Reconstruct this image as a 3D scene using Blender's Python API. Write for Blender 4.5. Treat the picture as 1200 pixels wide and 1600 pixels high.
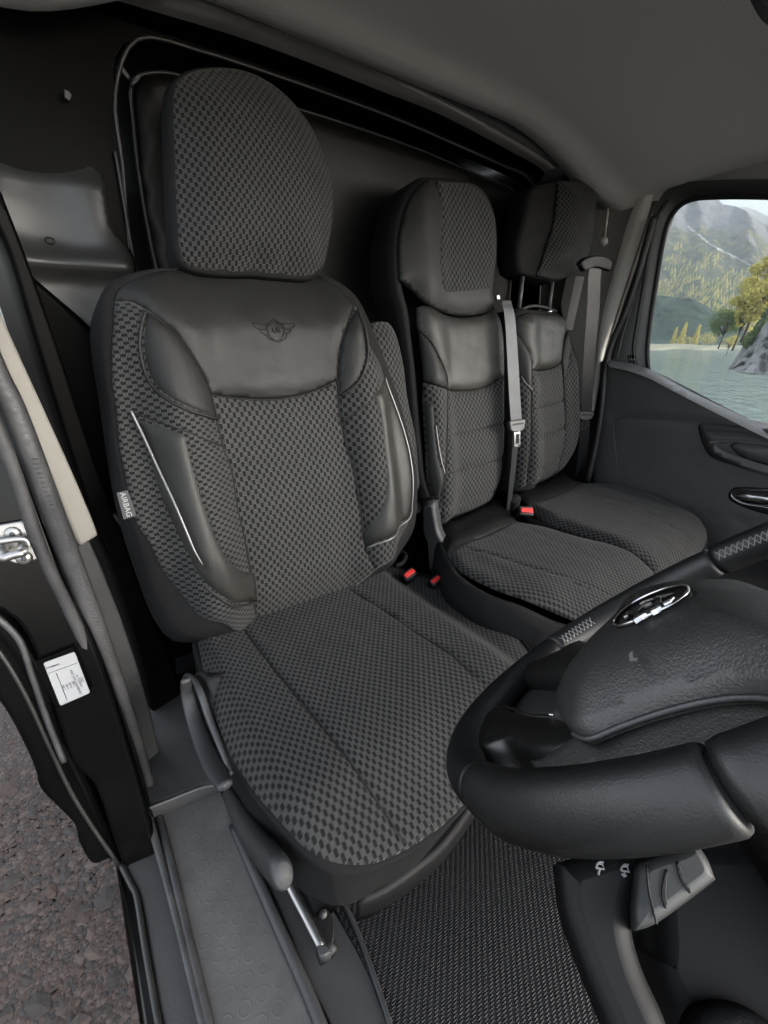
import bpy, math, random
import numpy as np
from mathutils import Vector, Matrix, noise as mn
from mathutils.geometry import delaunay_2d_cdt
random.seed(7); RNG = np.random.default_rng(7)
scene = bpy.context.scene
for o in list(bpy.data.objects): bpy.data.objects.remove(o)
col = scene.collection

# ------------------------------------------------------------------ camera
YAW, PITCH, ROLL, FPX = .649, .452, .073, 696.6
CAM = np.array([-.365, -.745, .607])
def basis(yaw, pitch, roll):
    f = np.array([math.sin(yaw)*math.cos(pitch), math.cos(yaw)*math.cos(pitch), -math.sin(pitch)])
    r = np.array([math.cos(yaw), -math.sin(yaw), 0.]); u = np.cross(r, f)
    return math.cos(roll)*r+math.sin(roll)*u, -math.sin(roll)*r+math.cos(roll)*u, f
CR, CU, CF = basis(YAW, PITCH, ROLL)
cd = bpy.data.cameras.new('camera'); cam = bpy.data.objects.new('camera', cd); col.objects.link(cam)
cd.sensor_fit = 'HORIZONTAL'; cd.sensor_width = 36; cd.lens = 36*FPX/1200
cd.clip_start = .02; cd.clip_end = 6000
M4 = Matrix.Identity(4)
for i in range(3):
    M4[i][0] = CR[i]; M4[i][1] = CU[i]; M4[i][2] = -CF[i]; M4[i][3] = CAM[i]
cam.matrix_world = M4
scene.camera = cam

# ------------------------------------------------------------------ light
SUN_EL, SUN_AZ = math.radians(27), math.radians(-58)     # azimuth: direction the light comes from, measured from +X
w = bpy.data.worlds.new('World'); scene.world = w; w.use_nodes = True
wn = w.node_tree.nodes; wl = w.node_tree.links
sky = wn.new('ShaderNodeTexSky'); sky.sky_type = 'NISHITA'; sky.sun_disc = False
sky.sun_elevation = SUN_EL; sky.sun_rotation = math.pi/2-SUN_AZ; sky.air_density = 1.0; sky.dust_density = 2.5
hsv = wn.new('ShaderNodeHueSaturation'); hsv.inputs['Saturation'].default_value = .35
wl.new(sky.outputs[0], hsv.inputs['Color']); wl.new(hsv.outputs[0], wn['Background'].inputs[0])
wn['Background'].inputs[1].default_value = .15
sd = bpy.data.lights.new('sun', 'SUN'); sd.energy = 1.5; sd.angle = math.radians(24); sd.color = (1, .97, .91)
sun = bpy.data.objects.new('sun', sd); col.objects.link(sun)
sv = Vector((math.cos(SUN_EL)*math.cos(SUN_AZ), math.cos(SUN_EL)*math.sin(SUN_AZ), math.sin(SUN_EL)))
sun.rotation_euler = sv.to_track_quat('Z', 'Y').to_euler(); sun.location = (-3, -3, 4)
scene.view_settings.view_transform = 'Standard'; scene.view_settings.look = 'None'
scene.view_settings.exposure = 2.2; scene.view_settings.gamma = 1
scene.view_settings.use_curve_mapping = False
scene.cycles.max_bounces = 8; scene.cycles.diffuse_bounces = 4

# ------------------------------------------------------------------ projection helpers
def ray(p):
    d = (p[0]-600)*CR+(800-p[1])*CU+FPX*CF
    return d/np.linalg.norm(d)
def hit(p, P0, N):
    d = ray(p); P0 = np.asarray(P0, float); N = np.asarray(N, float)
    return CAM+d*(((P0-CAM)@N)/(d@N))
def atX(p, X): return hit(p, (X, 0, 0), (1, 0, 0))
def atY(p, Y): return hit(p, (0, Y, 0), (0, 1, 0))
def atZ(p, Z): return hit(p, (0, 0, Z), (0, 0, 1))
def atD(p, D):
    d = ray(p); return CAM+d*(D/math.hypot(d[0], d[1]))
def sm(a, b, x):
    t = np.clip((np.asarray(x, float)-a)/(b-a), 0, 1); return t*t*(3-2*t)

# ------------------------------------------------------------------ object helpers
def tag(o, label=None, cat=None, group=None, kind=None):
    if label: o['label'] = label
    if cat: o['category'] = cat
    if group: o['group'] = group
    if kind: o['kind'] = kind
    return o
def thing(name, label, cat, loc=(0, 0, 0), group=None):
    o = bpy.data.objects.new(name, None); col.objects.link(o); o.location = loc
    o.empty_display_size = .1
    return tag(o, label, cat, group)
def link(name, me, mat, parent=None, smooth=True):
    o = bpy.data.objects.new(name, me); col.objects.link(o)
    if mat: me.materials.append(mat)
    if parent is not None:
        o.parent = parent
        W = Matrix.Identity(4); q = parent
        while q is not None:
            W = q.matrix_parent_inverse @ q.matrix_basis @ W; q = q.parent
        o.matrix_parent_inverse = W.inverted()
    if smooth: me.polygons.foreach_set('use_smooth', [True]*len(me.polygons))
    me.update(); return o
def mesh(name, V, F, mat, parent=None, smooth=True, uv=None):
    me = bpy.data.meshes.new(name); me.from_pydata([tuple(map(float, v)) for v in V], [], [tuple(map(int, f)) for f in F])
    if uv is not None:
        l = me.uv_layers.new(name='UVMap'); idx = np.zeros(len(me.loops), int); me.loops.foreach_get('vertex_index', idx)
        l.data.foreach_set('uv', np.asarray(uv, np.float32)[idx].ravel())
    return link(name, me, mat, parent, smooth)
class MB:
    def __init__(s): s.V = []; s.F = []
    def add(s, V, F):
        n = len(s.V); s.V += [tuple(v) for v in V]; s.F += [tuple(i+n for i in f) for f in F]
    def build(s, name, mat, parent=None, smooth=True): return mesh(name, s.V, s.F, mat, parent, smooth)
def resample(P, n, closed=False):
    P = np.asarray(P, float)
    if closed: P = np.vstack([P, P[:1]])
    L = np.r_[0, np.cumsum(np.linalg.norm(np.diff(P, axis=0), axis=1))]
    t = np.linspace(0, L[-1], n, endpoint=not closed)
    return np.stack([np.interp(t, L, P[:, k]) for k in range(P.shape[1])], 1)
def catmull(P, k=6, closed=False):
    P = np.asarray(P, float); n = len(P)
    if n < 3: return P
    out = []; seg = n if closed else n-1
    g = (lambda i: P[i % n]) if closed else (lambda i: P[min(max(i, 0), n-1)])
    for i in range(seg):
        a, b, c, d = g(i-1), g(i), g(i+1), g(i+2)
        for j in range(k):
            t = j/k
            out.append(.5*((2*b)+(c-a)*t+(2*a-5*b+4*c-d)*t*t+(3*b-a-3*c+d)*t**3))
    if not closed: out.append(P[-1])
    return np.array(out)
def smooth_poly(P, k=5, ang=50):
    "closed polygon smoothed between its sharp corners"
    P = np.asarray(P, float); n = len(P); cor = []
    for i in range(n):
        a = P[i]-P[i-1]; b = P[(i+1) % n]-P[i]
        c = (a@b)/(np.linalg.norm(a)*np.linalg.norm(b)+1e-12)
        if math.degrees(math.acos(np.clip(c, -1, 1))) > ang: cor.append(i)
    if not cor: return catmull(P, k, True)
    out = []
    for j, i in enumerate(cor):
        e = cor[(j+1) % len(cor)]; 
        idx = [(i+q) % n for q in range(((e-i) % n or n)+1)]
        out.append(catmull(P[idx], k)[:-1])
    return np.vstack(out)
def area(P): 
    x, y = P[:, 0], P[:, 1]; return .5*np.sum(x*np.roll(y, -1)-np.roll(x, -1)*y)
def dist_to(Q, P, closed=True):
    A = P; B = np.roll(P, -1, 0) if closed else P[1:]
    if not closed: A = P[:-1]
    out = np.full(len(Q), 1e9)
    for i in range(0, len(Q), 4000):
        q = Q[i:i+4000, None]; ab = (B-A)[None]; t = np.clip(((q-A[None])*ab).sum(2)/((ab*ab).sum(2)+1e-18), 0, 1)
        out[i:i+4000] = np.linalg.norm(q-(A[None]+ab*t[..., None]), axis=2).min(1)
    return out
def inside(Q, P):
    x, y = Q[:, 0], Q[:, 1]; r = np.zeros(len(Q), bool); j = len(P)-1
    for i in range(len(P)):
        xi, yi = P[i]; xj, yj = P[j]
        c = ((yi > y) != (yj > y)) & (x < (xj-xi)*(y-yi)/((yj-yi) if yj != yi else 1e-12)+xi); r ^= c; j = i
    return r

class Surf:
    "a curved reference surface: origin, two axes, a normal and a height function"
    def __init__(s, O, S, T, h0=None, N=None):
        s.O = np.array(O, float); s.S = np.array(S, float)/np.linalg.norm(S); s.T = np.array(T, float)/np.linalg.norm(T)
        s.N = np.cross(s.S, s.T) if N is None else np.array(N, float)/np.linalg.norm(N)
        s.h0 = h0 or (lambda a, b: np.zeros_like(np.asarray(a, float)))
        s.flip = np.dot(np.cross(s.S, s.T), s.N) < 0
    def at(s, st, h=0):
        st = np.asarray(st, float).reshape(-1, 2); H = (s.h0(st[:, 0], st[:, 1])+h)
        return s.O+st[:, :1]*s.S+st[:, 1:2]*s.T+H[:, None]*s.N
    def px(s, P, off=0., flat=None):
        out = []
        for p in P:
            h = off if flat is None else flat
            for _ in range(12):
                q = hit(p, s.O+h*s.N, s.N)-s.O; st = (q@s.S, q@s.T)
                if flat is not None: break
                h = .5*h+.5*(float(s.h0(np.array([st[0]]), np.array([st[1]]))[0])+off)
            out.append(st)
        return np.array(out)

def panel(name, surf, st, mat, parent, puff=.006, pw=.012, sp=.007, base=0., seams=(), depth=.006, uvrot=0., skirt=True, corner=50, raw=False, wr=.0005, us=1.05):
    "a stuffed, stitched panel lying on a reference surface"
    P = st if raw else smooth_poly(st, 6, corner)
    L = np.linalg.norm(np.roll(P, -1, 0)-P, axis=1).sum()
    P = resample(P, max(12, int(L/(sp*.7))), True)
    if area(P) < 0: P = P[::-1]
    lo, hi = P.min(0), P.max(0)
    gx = np.arange(lo[0], hi[0], sp); gy = np.arange(lo[1], hi[1], sp)
    G = np.stack(np.meshgrid(gx, gy), -1).reshape(-1, 2); G[:, 0] += (np.round((G[:, 1]-lo[1])/sp) % 2)*sp/2
    G = G[inside(G, P)]
    if len(G): G = G[dist_to(G, P) > sp*.45]
    n = len(P)
    vs = [Vector(p) for p in P]+[Vector(g) for g in G]
    V2, E, F, *_ = delaunay_2d_cdt(vs, [(i, (i+1) % n) for i in range(n)], [], 1, 1e-7)
    Q = np.array([tuple(v) for v in V2]); F = [tuple(f) for f in F]
    cen = np.array([Q[list(f)].mean(0) for f in F]); ok = inside(cen, P); F = [f for f, k in zip(F, ok) if k]
    d = dist_to(Q, P); H = base+puff*(1-np.exp(-(d/pw)**1.3))
    for sl in seams:
        sl, dp, sw = (sl if isinstance(sl, tuple) else (sl, .005, .006))
        H = H-dp*np.exp(-(dist_to(Q, catmull(sl, 6), False)/sw)**2)
    if wr:
        wq = np.array([mn.fractal(Vector((q[0]*9, q[1]*22+q[0]*6, 1.7)), 1., 2., 4)+.6*mn.noise(Vector((q[0]*40, q[1]*16, 5.))) for q in Q])
        H = H+wr*1.6*wq*(1-np.exp(-(d/.012)**2))
    if 0: H = H+wr*(np.sin(Q[:, 0]*61+3*np.sin(Q[:, 1]*23))*np.sin(Q[:, 1]*47+2*np.sin(Q[:, 0]*31)))*(1-np.exp(-(d/.02)**2))
    V = surf.at(Q, H)
    c, s_ = math.cos(uvrot), math.sin(uvrot); uv = np.stack([Q[:, 0]*c-Q[:, 1]*s_, Q[:, 0]*s_+Q[:, 1]*c], 1)*us
    if skirt:
        bi = np.where(d < 1e-6)[0]; key = {}
        ptree = P; order = []
        for i in range(n):
            j = bi[np.argmin(((Q[bi]-P[i])**2).sum(1))]
            if not order or order[-1] != j: order.append(int(j))
        m = len(V); W = surf.at(Q[order], H[order]-depth); V = np.vstack([V, W]); uv = np.vstack([uv, uv[order]])
        k = len(order)
        F += [(order[(i+1) % k], order[i], m+i, m+(i+1) % k) for i in range(k)]
    if surf.flip: F = [f[::-1] for f in F]
    return mesh(name, V, F, mat, parent, True, uv)

def shell(name, surf, st, rings, mat, parent, outer=None, n=140, corner=50, lift=0., cap=False):
    "closed upholstered body behind an outline; rings = (outward offset, height)"
    P = resample(smooth_poly(st, 6, corner), n, True)
    if area(P) < 0: P = P[::-1]
    Tn = np.roll(P, -2, 0)-np.roll(P, 2, 0); Nn = np.stack([Tn[:, 1], -Tn[:, 0]], 1); Nn /= np.linalg.norm(Nn, axis=1)[:, None]
    H0 = surf.h0(P[:, 0], P[:, 1])+lift; V = []
    if outer is not None:
        O = resample(smooth_poly(outer, 6, corner), 800, True); c = P.mean(0)
        ang = np.arctan2(*(O-c).T[::-1]); o = np.argsort(ang); ang = ang[o]; O = O[o]
        pa = np.arctan2(*(P-c).T[::-1])
        OP = np.stack([np.interp(pa, np.r_[ang-2*np.pi, ang, ang+2*np.pi], np.r_[O[:, k], O[:, k], O[:, k]]) for k in (0, 1)], 1)
    for off, dh, *mix in rings:
        B = P if not mix else P*(1-mix[0])+OP*mix[0]
        Q = B+Nn*off
        hh = H0*(1-(mix[1] if len(mix) > 1 else 0))+dh
        V.append(surf.O+Q[:, :1]*surf.S+Q[:, 1:]*surf.T+hh[:, None]*surf.N)
    k = len(V); VV = np.vstack(V); F = []
    for a in range(k-1):
        for i in range(n):
            j = (i+1) % n; F.append((a*n+j, a*n+i, (a+1)*n+i, (a+1)*n+j))
    F.append(tuple(range((k-1)*n, k*n))[::-1])
    if cap: F.append(tuple(range(0, n)))
    if surf.flip: F = [f[::-1] for f in F]
    uv = np.vstack([P]*k)
    o = mesh(name, VV, F, mat, parent, True, uv)
    return o
def tube(name, pts, r, mat, parent=None, closed=False, k=10, sm_=6, flat=None, up=None):
    "round or oval tube along points; r may be a list"
    P = catmull(pts, sm_, closed) if sm_ else np.asarray(pts, float); n = len(P)
    rr = np.interp(np.linspace(0, 1, n), np.linspace(0, 1, len(r)), r) if hasattr(r, '__len__') else np.full(n, r)
    V = []; F = []; T = (np.roll(P, -1, 0)-np.roll(P, 1, 0)) if closed else np.gradient(P, axis=0)
    T /= np.linalg.norm(T, axis=1)[:, None]+1e-12
    ref = np.array(up if up is not None else ([0, 0, 1] if abs(T[0][2]) < .9 else [1, 0, 0]), float)
    a = ref-T[0]*(ref@T[0]); a /= np.linalg.norm(a)
    for i in range(n):
        if up is not None: a = ref-T[i]*(ref@T[i])
        else: a = a-T[i]*(a@T[i])
        a /= np.linalg.norm(a); b = np.cross(T[i], a); fb = rr[i]*(flat or 1)
        for j in range(k):
            t = 2*math.pi*j/k; V.append(P[i]+a*math.cos(t)*rr[i]+b*math.sin(t)*fb)
    for i in range(n if closed else n-1):
        for j in range(k):
            p, q = i*k+j, i*k+(j+1) % k; i2 = (i+1) % n; F.append((p, q, i2*k+(j+1) % k, i2*k+j))
    if not closed: F += [tuple(range(k))[::-1], tuple(range((n-1)*k, n*k))]
    return mesh(name, V, F, mat, parent)
def slab(name, P3, N, th, mat, parent=None, bev=.004, smooth=True, k=5, corner=50, uvax=None, cap=True):
    "polygon (3D points near a plane) with thickness going along -N and a rounded edge"
    P3 = np.asarray(P3, float); N = np.asarray(N, float)/np.linalg.norm(N)
    ref = np.array([1., 0, 0]) if abs(N[0]) < .8 else np.array([0, 1., 0])
    S = ref-N*(ref@N); S /= np.linalg.norm(S); T = np.cross(N, S); O = P3.mean(0)
    st = np.stack([(P3-O)@S, (P3-O)@T], 1)
    if area(st) < 0: st = st[::-1]
    P = smooth_poly(st, k, corner) if smooth else st
    n = len(P); Tn = np.roll(P, -1, 0)-np.roll(P, 1, 0); Nn = np.stack([Tn[:, 1], -Tn[:, 0]], 1); Nn /= np.linalg.norm(Nn, axis=1)[:, None]+1e-12
    V = []; R = [(-bev, 0), (-bev*.3, -bev*.3), (0, -bev), (0, -th)]
    for o, h in R:
        Q = P+Nn*o
        if o < -1e-6:
            bad = (dist_to(Q, P) < -o*.93) | ~inside(Q, P)
            if bad.any() and not bad.all():
                gi = np.where(~bad)[0]
                for i in np.where(bad)[0]:
                    nx = gi[np.searchsorted(gi, i) % len(gi)]; pv = gi[(np.searchsorted(gi, i)-1) % len(gi)]; Q[i] = (Q[nx]+Q[pv])/2
        V.append(O+Q[:, :1]*S+Q[:, 1:]*T+h*N)
    V = np.vstack(V); F = []
    for a in range(3):
        for i in range(n):
            j = (i+1) % n; F.append((a*n+j, a*n+i, (a+1)*n+i, (a+1)*n+j))
    F.append(tuple(range(n))); F.append(tuple(range(3*n, 4*n))[::-1])
    me = bpy.data.meshes.new(name); me.from_pydata([tuple(map(float, v)) for v in V], [], F)
    l = me.uv_layers.new(name='UVMap'); idx = np.zeros(len(me.loops), int); me.loops.foreach_get('vertex_index', idx)
    uv = np.stack([(V-O)@S, (V-O)@T], 1)
    l.data.foreach_set('uv', uv[idx].astype(np.float32).ravel())
    o = link(name, me, mat, parent, False)
    fl = [True]*(3*n)+[False, False]; me.polygons.foreach_set('use_smooth', fl)
    return o
def grid(name, fn, nu, nv, mat, parent=None, flip=False, uv=None):
    V = [fn(i/(nu-1), j/(nv-1)) for j in range(nv) for i in range(nu)]
    F = [(j*nu+i, j*nu+i+1, (j+1)*nu+i+1, (j+1)*nu+i) for j in range(nv-1) for i in range(nu-1)]
    if flip: F = [f[::-1] for f in F]
    U = None if uv is None else [uv(i/(nu-1), j/(nv-1)) for j in range(nv) for i in range(nu)]
    return mesh(name, V, F, mat, parent, True, U)
def box(name, lo, hi, mat, parent=None, bev=.004):
    lo = np.array(lo, float); hi = np.array(hi, float)
    P = [(lo[0], lo[1], hi[2]), (hi[0], lo[1], hi[2]), (hi[0], hi[1], hi[2]), (lo[0], hi[1], hi[2])]
    return slab(name, P, (0, 0, 1), hi[2]-lo[2], mat, parent, bev, smooth=False)
def hit_mesh(name, p, off):
    from mathutils.bvhtree import BVHTree
    o = bpy.data.objects[name]; b = BVHTree.FromPolygons([tuple(v.co) for v in o.data.vertices], [tuple(q.vertices) for q in o.data.polygons])
    d = ray(p); h = b.ray_cast(Vector(CAM), Vector(d)); print('hit', name, h[0])
    return (np.array(h[0]) if h[0] else CAM+d)-d*off
def text_mesh(name, body, size, O, S, T, mat, parent, extrude=.0003):
    cu = bpy.data.curves.new(name, 'FONT'); cu.body = body; cu.size = size; cu.extrude = extrude; cu.align_x = 'CENTER'; cu.align_y = 'CENTER'
    t = bpy.data.objects.new(name+'_tmp', cu); col.objects.link(t)
    dg = bpy.context.evaluated_depsgraph_get(); dg.update()
    me = bpy.data.meshes.new_from_object(t.evaluated_get(dg)); bpy.data.objects.remove(t)
    S = Vector(S).normalized(); T = Vector(T); T = (T-S*T.dot(S)).normalized(); N = S.cross(T)
    me.transform(Matrix(((S[0], T[0], N[0], O[0]), (S[1], T[1], N[1], O[1]), (S[2], T[2], N[2], O[2]), (0, 0, 0, 1))))
    me.materials.clear()
    return link(name, me, mat, parent, False)

# ------------------------------------------------------------------ materials
class NT:
    def __init__(s, name):
        s.m = bpy.data.materials.new(name); s.m.use_nodes = True; s.n = s.m.node_tree.nodes; s.l = s.m.node_tree.links
        s.b = s.n['Principled BSDF']
    def math(s, op, a, b=None, c=None):
        n = s.n.new('ShaderNodeMath'); n.operation = op
        for i, v in enumerate((a, b, c)):
            if v is None: continue
            if isinstance(v, (int, float)): n.inputs[i].default_value = v
            else: s.l.new(v, n.inputs[i])
        return n.outputs[0]
    def noise(s, sc, det=3, vec=None, rough=.5, dist=0):
        n = s.n.new('ShaderNodeTexNoise'); n.inputs['Scale'].default_value = sc; n.inputs['Detail'].default_value = det
        n.inputs['Roughness'].default_value = rough; n.inputs['Distortion'].default_value = dist
        s.l.new(vec if vec is not None else s.obj(), n.inputs['Vector']); return n.outputs[0]
    def voro(s, sc, feat='F1', vec=None, out=0, rnd=1):
        n = s.n.new('ShaderNodeTexVoronoi'); n.feature = feat; n.inputs['Scale'].default_value = sc; n.inputs['Randomness'].default_value = rnd
        s.l.new(vec if vec is not None else s.obj(), n.inputs['Vector']); return n.outputs[out]
    def obj(s):
        if not hasattr(s, '_o'): s._o = s.n.new('ShaderNodeTexCoord').outputs['Object']
        return s._o
    def uv(s):
        if not hasattr(s, '_u'):
            n = s.n.new('ShaderNodeUVMap'); x = s.n.new('ShaderNodeSeparateXYZ'); s.l.new(n.outputs[0], x.inputs[0]); s._u = (n.outputs[0], x.outputs[0], x.outputs[1])
        return s._u
    def ramp(s, f, stops):
        n = s.n.new('ShaderNodeValToRGB'); e = n.color_ramp.elements
        while len(e) < len(stops): e.new(.5)
        for i, (p, c) in enumerate(stops): e[i].position = p; e[i].color = (*c, 1) if len(c) == 3 else c
        s.l.new(f, n.inputs[0]); return n.outputs[0]
    def mix(s, f, a, b):
        n = s.n.new('ShaderNodeMix'); n.data_type = 'RGBA'
        for sock, v in ((n.inputs[0], f), (n.inputs[6], a), (n.inputs[7], b)):
            if isinstance(v, (int, float)): sock.default_value = v
            elif isinstance(v, tuple): sock.default_value = (*v, 1)
            else: s.l.new(v, sock)
        return n.outputs[2]
    def bump(s, h, st=.3, d=.001, prev=None):
        n = s.n.new('ShaderNodeBump'); n.inputs['Strength'].default_value = st; n.inputs['Distance'].default_value = d
        s.l.new(h, n.inputs['Height'])
        if prev is not None: s.l.new(prev, n.inputs['Normal'])
        s.l.new(n.outputs[0], s.b.inputs['Normal']); return n.outputs[0]
    def set(s, **k):
        for a, v in k.items():
            i = s.b.inputs[a.replace('_', ' ')]
            if isinstance(v, (int, float)): i.default_value = v
            elif isinstance(v, tuple): i.default_value = (*v, 1)
            else: s.l.new(v, i)
        return s
def mat_fabric(name, k=1.0, A=.0155, B=.0098):
    t = NT(name); _, u, v = t.uv()
    row = t.math('FLOOR', t.math('DIVIDE', v, B)); sh = t.math('MULTIPLY', t.math('MODULO', t.math('ADD', row, 4000), 2), .5)
    cu = t.math('FRACT', t.math('ADD', t.math('ADD', t.math('DIVIDE', u, A), 900), sh))
    light = t.math('GREATER_THAN', cu, .40)
    ln = t.math('SINE', t.math('MULTIPLY', v, 2*math.pi*4/B)); ln = t.math('GREATER_THAN', ln, .05)
    fib = t.noise(900, 2); ln = t.math('MULTIPLY', ln, t.math('MULTIPLY_ADD', fib, .9, .45))
    big = t.noise(9, 3)
    dark = t.mix(fib, (.0035*k, .0035*k, .0035*k), (.0095*k, .0095*k, .0093*k))
    lt = t.mix(ln, (.0105*k, .0105*k, .0103*k), (.100*k, .100*k, .097*k))
    c = t.mix(light, dark, lt)
    t.set(Base_Color=c, Roughness=.85, Specular_IOR_Level=.25, Sheen_Weight=.08, Sheen_Roughness=.5)
    h = t.math('ADD', t.math('MULTIPLY', light, t.math('MULTIPLY_ADD', ln, .6, .5)), t.math('MULTIPLY', t.noise(1500, 2), .25))
    t.bump(h, .5, .0006); return t.m
def mat_simple(name, c, rough=.5, var=.15, nsc=40, bump=0., bsc=400, bd=.0004, metal=0., spec=.5, coat=0., dust=0.):
    t = NT(name); f = t.noise(nsc, 4)
    c1 = tuple(x*(1-var) for x in c); c2 = tuple(x*(1+var) for x in c)
    cc = t.mix(f, c1, c2)
    if dust:
        dn = t.ramp(t.noise(7, 6, rough=.65), [(.45, (0, 0, 0)), (.75, (1, 1, 1))]); cc = t.mix(t.math('MULTIPLY', dn, dust), cc, (.16, .155, .15))
    t.set(Base_Color=cc, Roughness=t.math('MULTIPLY_ADD', t.noise(nsc*.4, 4), .2, rough-.1), Metallic=metal, Specular_IOR_Level=spec, Coat_Weight=coat, Coat_Roughness=.08)
    if bump: t.bump(t.noise(bsc, 3), bump, bd)
    return t.m
def mat_grain(name, c, rough, sc=260, st=.5, spec=.5, dd=.0006, var=.1):
    "moulded plastic or leather with a pebble grain"
    t = NT(name); v = t.voro(sc, 'SMOOTH_F1'); v2 = t.noise(sc*.6, 3, dist=1.2)
    t.set(Base_Color=t.mix(t.noise(18, 4), tuple(x*(1-var) for x in c), tuple(x*(1+var) for x in c)), Roughness=t.math('MULTIPLY_ADD', t.noise(14, 4), .18, rough-.09), Specular_IOR_Level=spec)
    t.bump(t.math('ADD', v, v2), st, dd); return t.m

M = {}
M['fabric'] = mat_fabric('woven_check_fabric')
M['fabric_small'] = mat_fabric('woven_check_fabric_bench', 1.0)
M['leather'] = mat_grain('charcoal_leatherette', (.0185, .0185, .0175), .56, 700, .5, .35, .0006)
M['leather_wing'] = mat_grain('olive_charcoal_leatherette', (.029, .029, .0255), .50, 700, .5, .42, .0006)
M['neoprene'] = mat_simple('matt_side_fabric', (.012, .012, .0122), .9, .12, 60, .5, 1400, .0004, spec=.25)
M['thread'] = mat_simple('dark_thread', (.012, .012, .012), .8)
M['piping'] = mat_simple('satin_silver_piping', (.22, .22, .215), .35, .05, metal=.5)
M['paint'] = mat_simple('black_body_paint', (.004, .004, .004), .2, .3, 12, 0, spec=.2, coat=.05, dust=.015)
M['paint_in'] = mat_simple('satin_black_inner_paint', (.0022, .0022, .0022), .42, .3, 12, 0, spec=.05, dust=.004)
M['beam'] = mat_simple('beam_paint_with_reflection', (.17, .17, .165), .3, .3, 7, 0, spec=.6, dust=.1)  # dark beam made paler, its reflection put into the colour
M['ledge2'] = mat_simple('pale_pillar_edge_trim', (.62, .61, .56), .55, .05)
M['ledge'] = mat_grain('lit_ledge_plastic', (.24, .24, .24), .3, 900, .3)
M['grey_and_sheen'] = mat_simple('grey_metal_and_sheen', (.026, .026, .0245), .38, .25, 9, .1, 60, .001, dust=.08)  # grey for metal edges and for reflections put in as colour
M['plastic'] = mat_grain('black_grained_plastic', (.012, .012, .0125), .55, 700, .4)
M['plastic_grey'] = mat_grain('dark_grey_grained_plastic', (.050, .051, .052), .5, 700, .5)
M['plastic_mid'] = mat_grain('satin_grey_plastic', (.085, .086, .086), .42, 900, .3)
M['door'] = mat_grain('door_card_plastic', (.085, .085, .085), .46, 800, .4)
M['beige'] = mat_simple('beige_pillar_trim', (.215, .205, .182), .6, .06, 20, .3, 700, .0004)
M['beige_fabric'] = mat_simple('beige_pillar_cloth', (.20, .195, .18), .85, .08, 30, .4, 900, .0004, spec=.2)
M['liner'] = mat_simple('grey_headliner_felt', (.80, .80, .75), .95, .06, 420, .6, 900, .0006, spec=.1)
M['bulk'] = mat_simple('dark_bulkhead_board', (.0038, .0035, .0034), .55, .2, 10, .1, 60, .001, dust=.015)
M['seal'] = mat_simple('grey_door_seal_rubber', (.048, .048, .049), .45, .35, 14, .7, 120, .0014, dust=.35)
M['rubber'] = mat_simple('black_rubber_seal', (.030, .030, .031), .5, .2, 30, .3, 300, .0005, dust=.15)
M['chrome'] = mat_simple('polished_chrome', (.6, .6, .61), .16, .03, metal=1)
M['steel'] = mat_simple('zinc_plated_steel', (.46, .45, .43), .38, .15, 80, .2, 500, .0003, metal=.85)
M['red'] = mat_simple('red_button_plastic', (.62, .035, .03), .4, .05)
M['web'] = None
M['white'] = mat_simple('white_sticker', (.34, .345, .35), .5, .03)
M['ink'] = mat_simple('grey_ink', (.09, .09, .10), .6, .1)
M['mark'] = mat_simple('grey_printed_mark', (.28, .28, .28), .6, .05)
M['silver_text'] = mat_simple('woven_label_text', (.45, .45, .44), .8, .05)
M['label'] = mat_simple('woven_label_grey', (.085, .085, .085), .8, .1)
M['airbag'] = mat_grain('airbag_cover_grain', (.070, .070, .066), .38, 800, .6, .5, .0004)
M['rim'] = mat_grain('steering_wheel_leather', (.033, .033, .032), .42, 1100, .3, .5, .0003)
M['wheel_plastic'] = mat_grain('wheel_spoke_plastic', (.030, .030, .029), .36, 1200, .25, .6, .0003)
M['pod'] = mat_simple('grey_satin_pod_plastic', (.045, .047, .046), .5, .05)
M['shroud'] = mat_grain('dark_shroud_plastic', (.0085, .0085, .009), .6, 1500, .2, .3, .0002)
M['lace'] = mat_simple('grey_lacing_thread', (.26, .26, .255), .7)

t = NT('belt_webbing'); _, u, v = t.uv()
wv = t.math('SINE', t.math('MULTIPLY', v, 2*math.pi/.0022)); wu = t.math('SINE', t.math('MULTIPLY', u, 2*math.pi/.006))
t.set(Base_Color=t.mix(t.noise(25, 3), (.045, .045, .047), (.095, .095, .098)), Roughness=.33, Specular_IOR_Level=.6, Sheen_Weight=.2)
t.bump(t.math('ADD', wv, t.math('MULTIPLY', wu, .6)), .3, .0003); M['web'] = t.m
M['web_dark'] = t.m.copy(); M['web_dark'].name = 'dark_belt_webbing'
for n_ in M['web_dark'].node_tree.nodes:
    if n_.type == 'MIX': n_.inputs[6].default_value = (.013, .013, .0135, 1); n_.inputs[7].default_value = (.03, .03, .031, 1)

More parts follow.
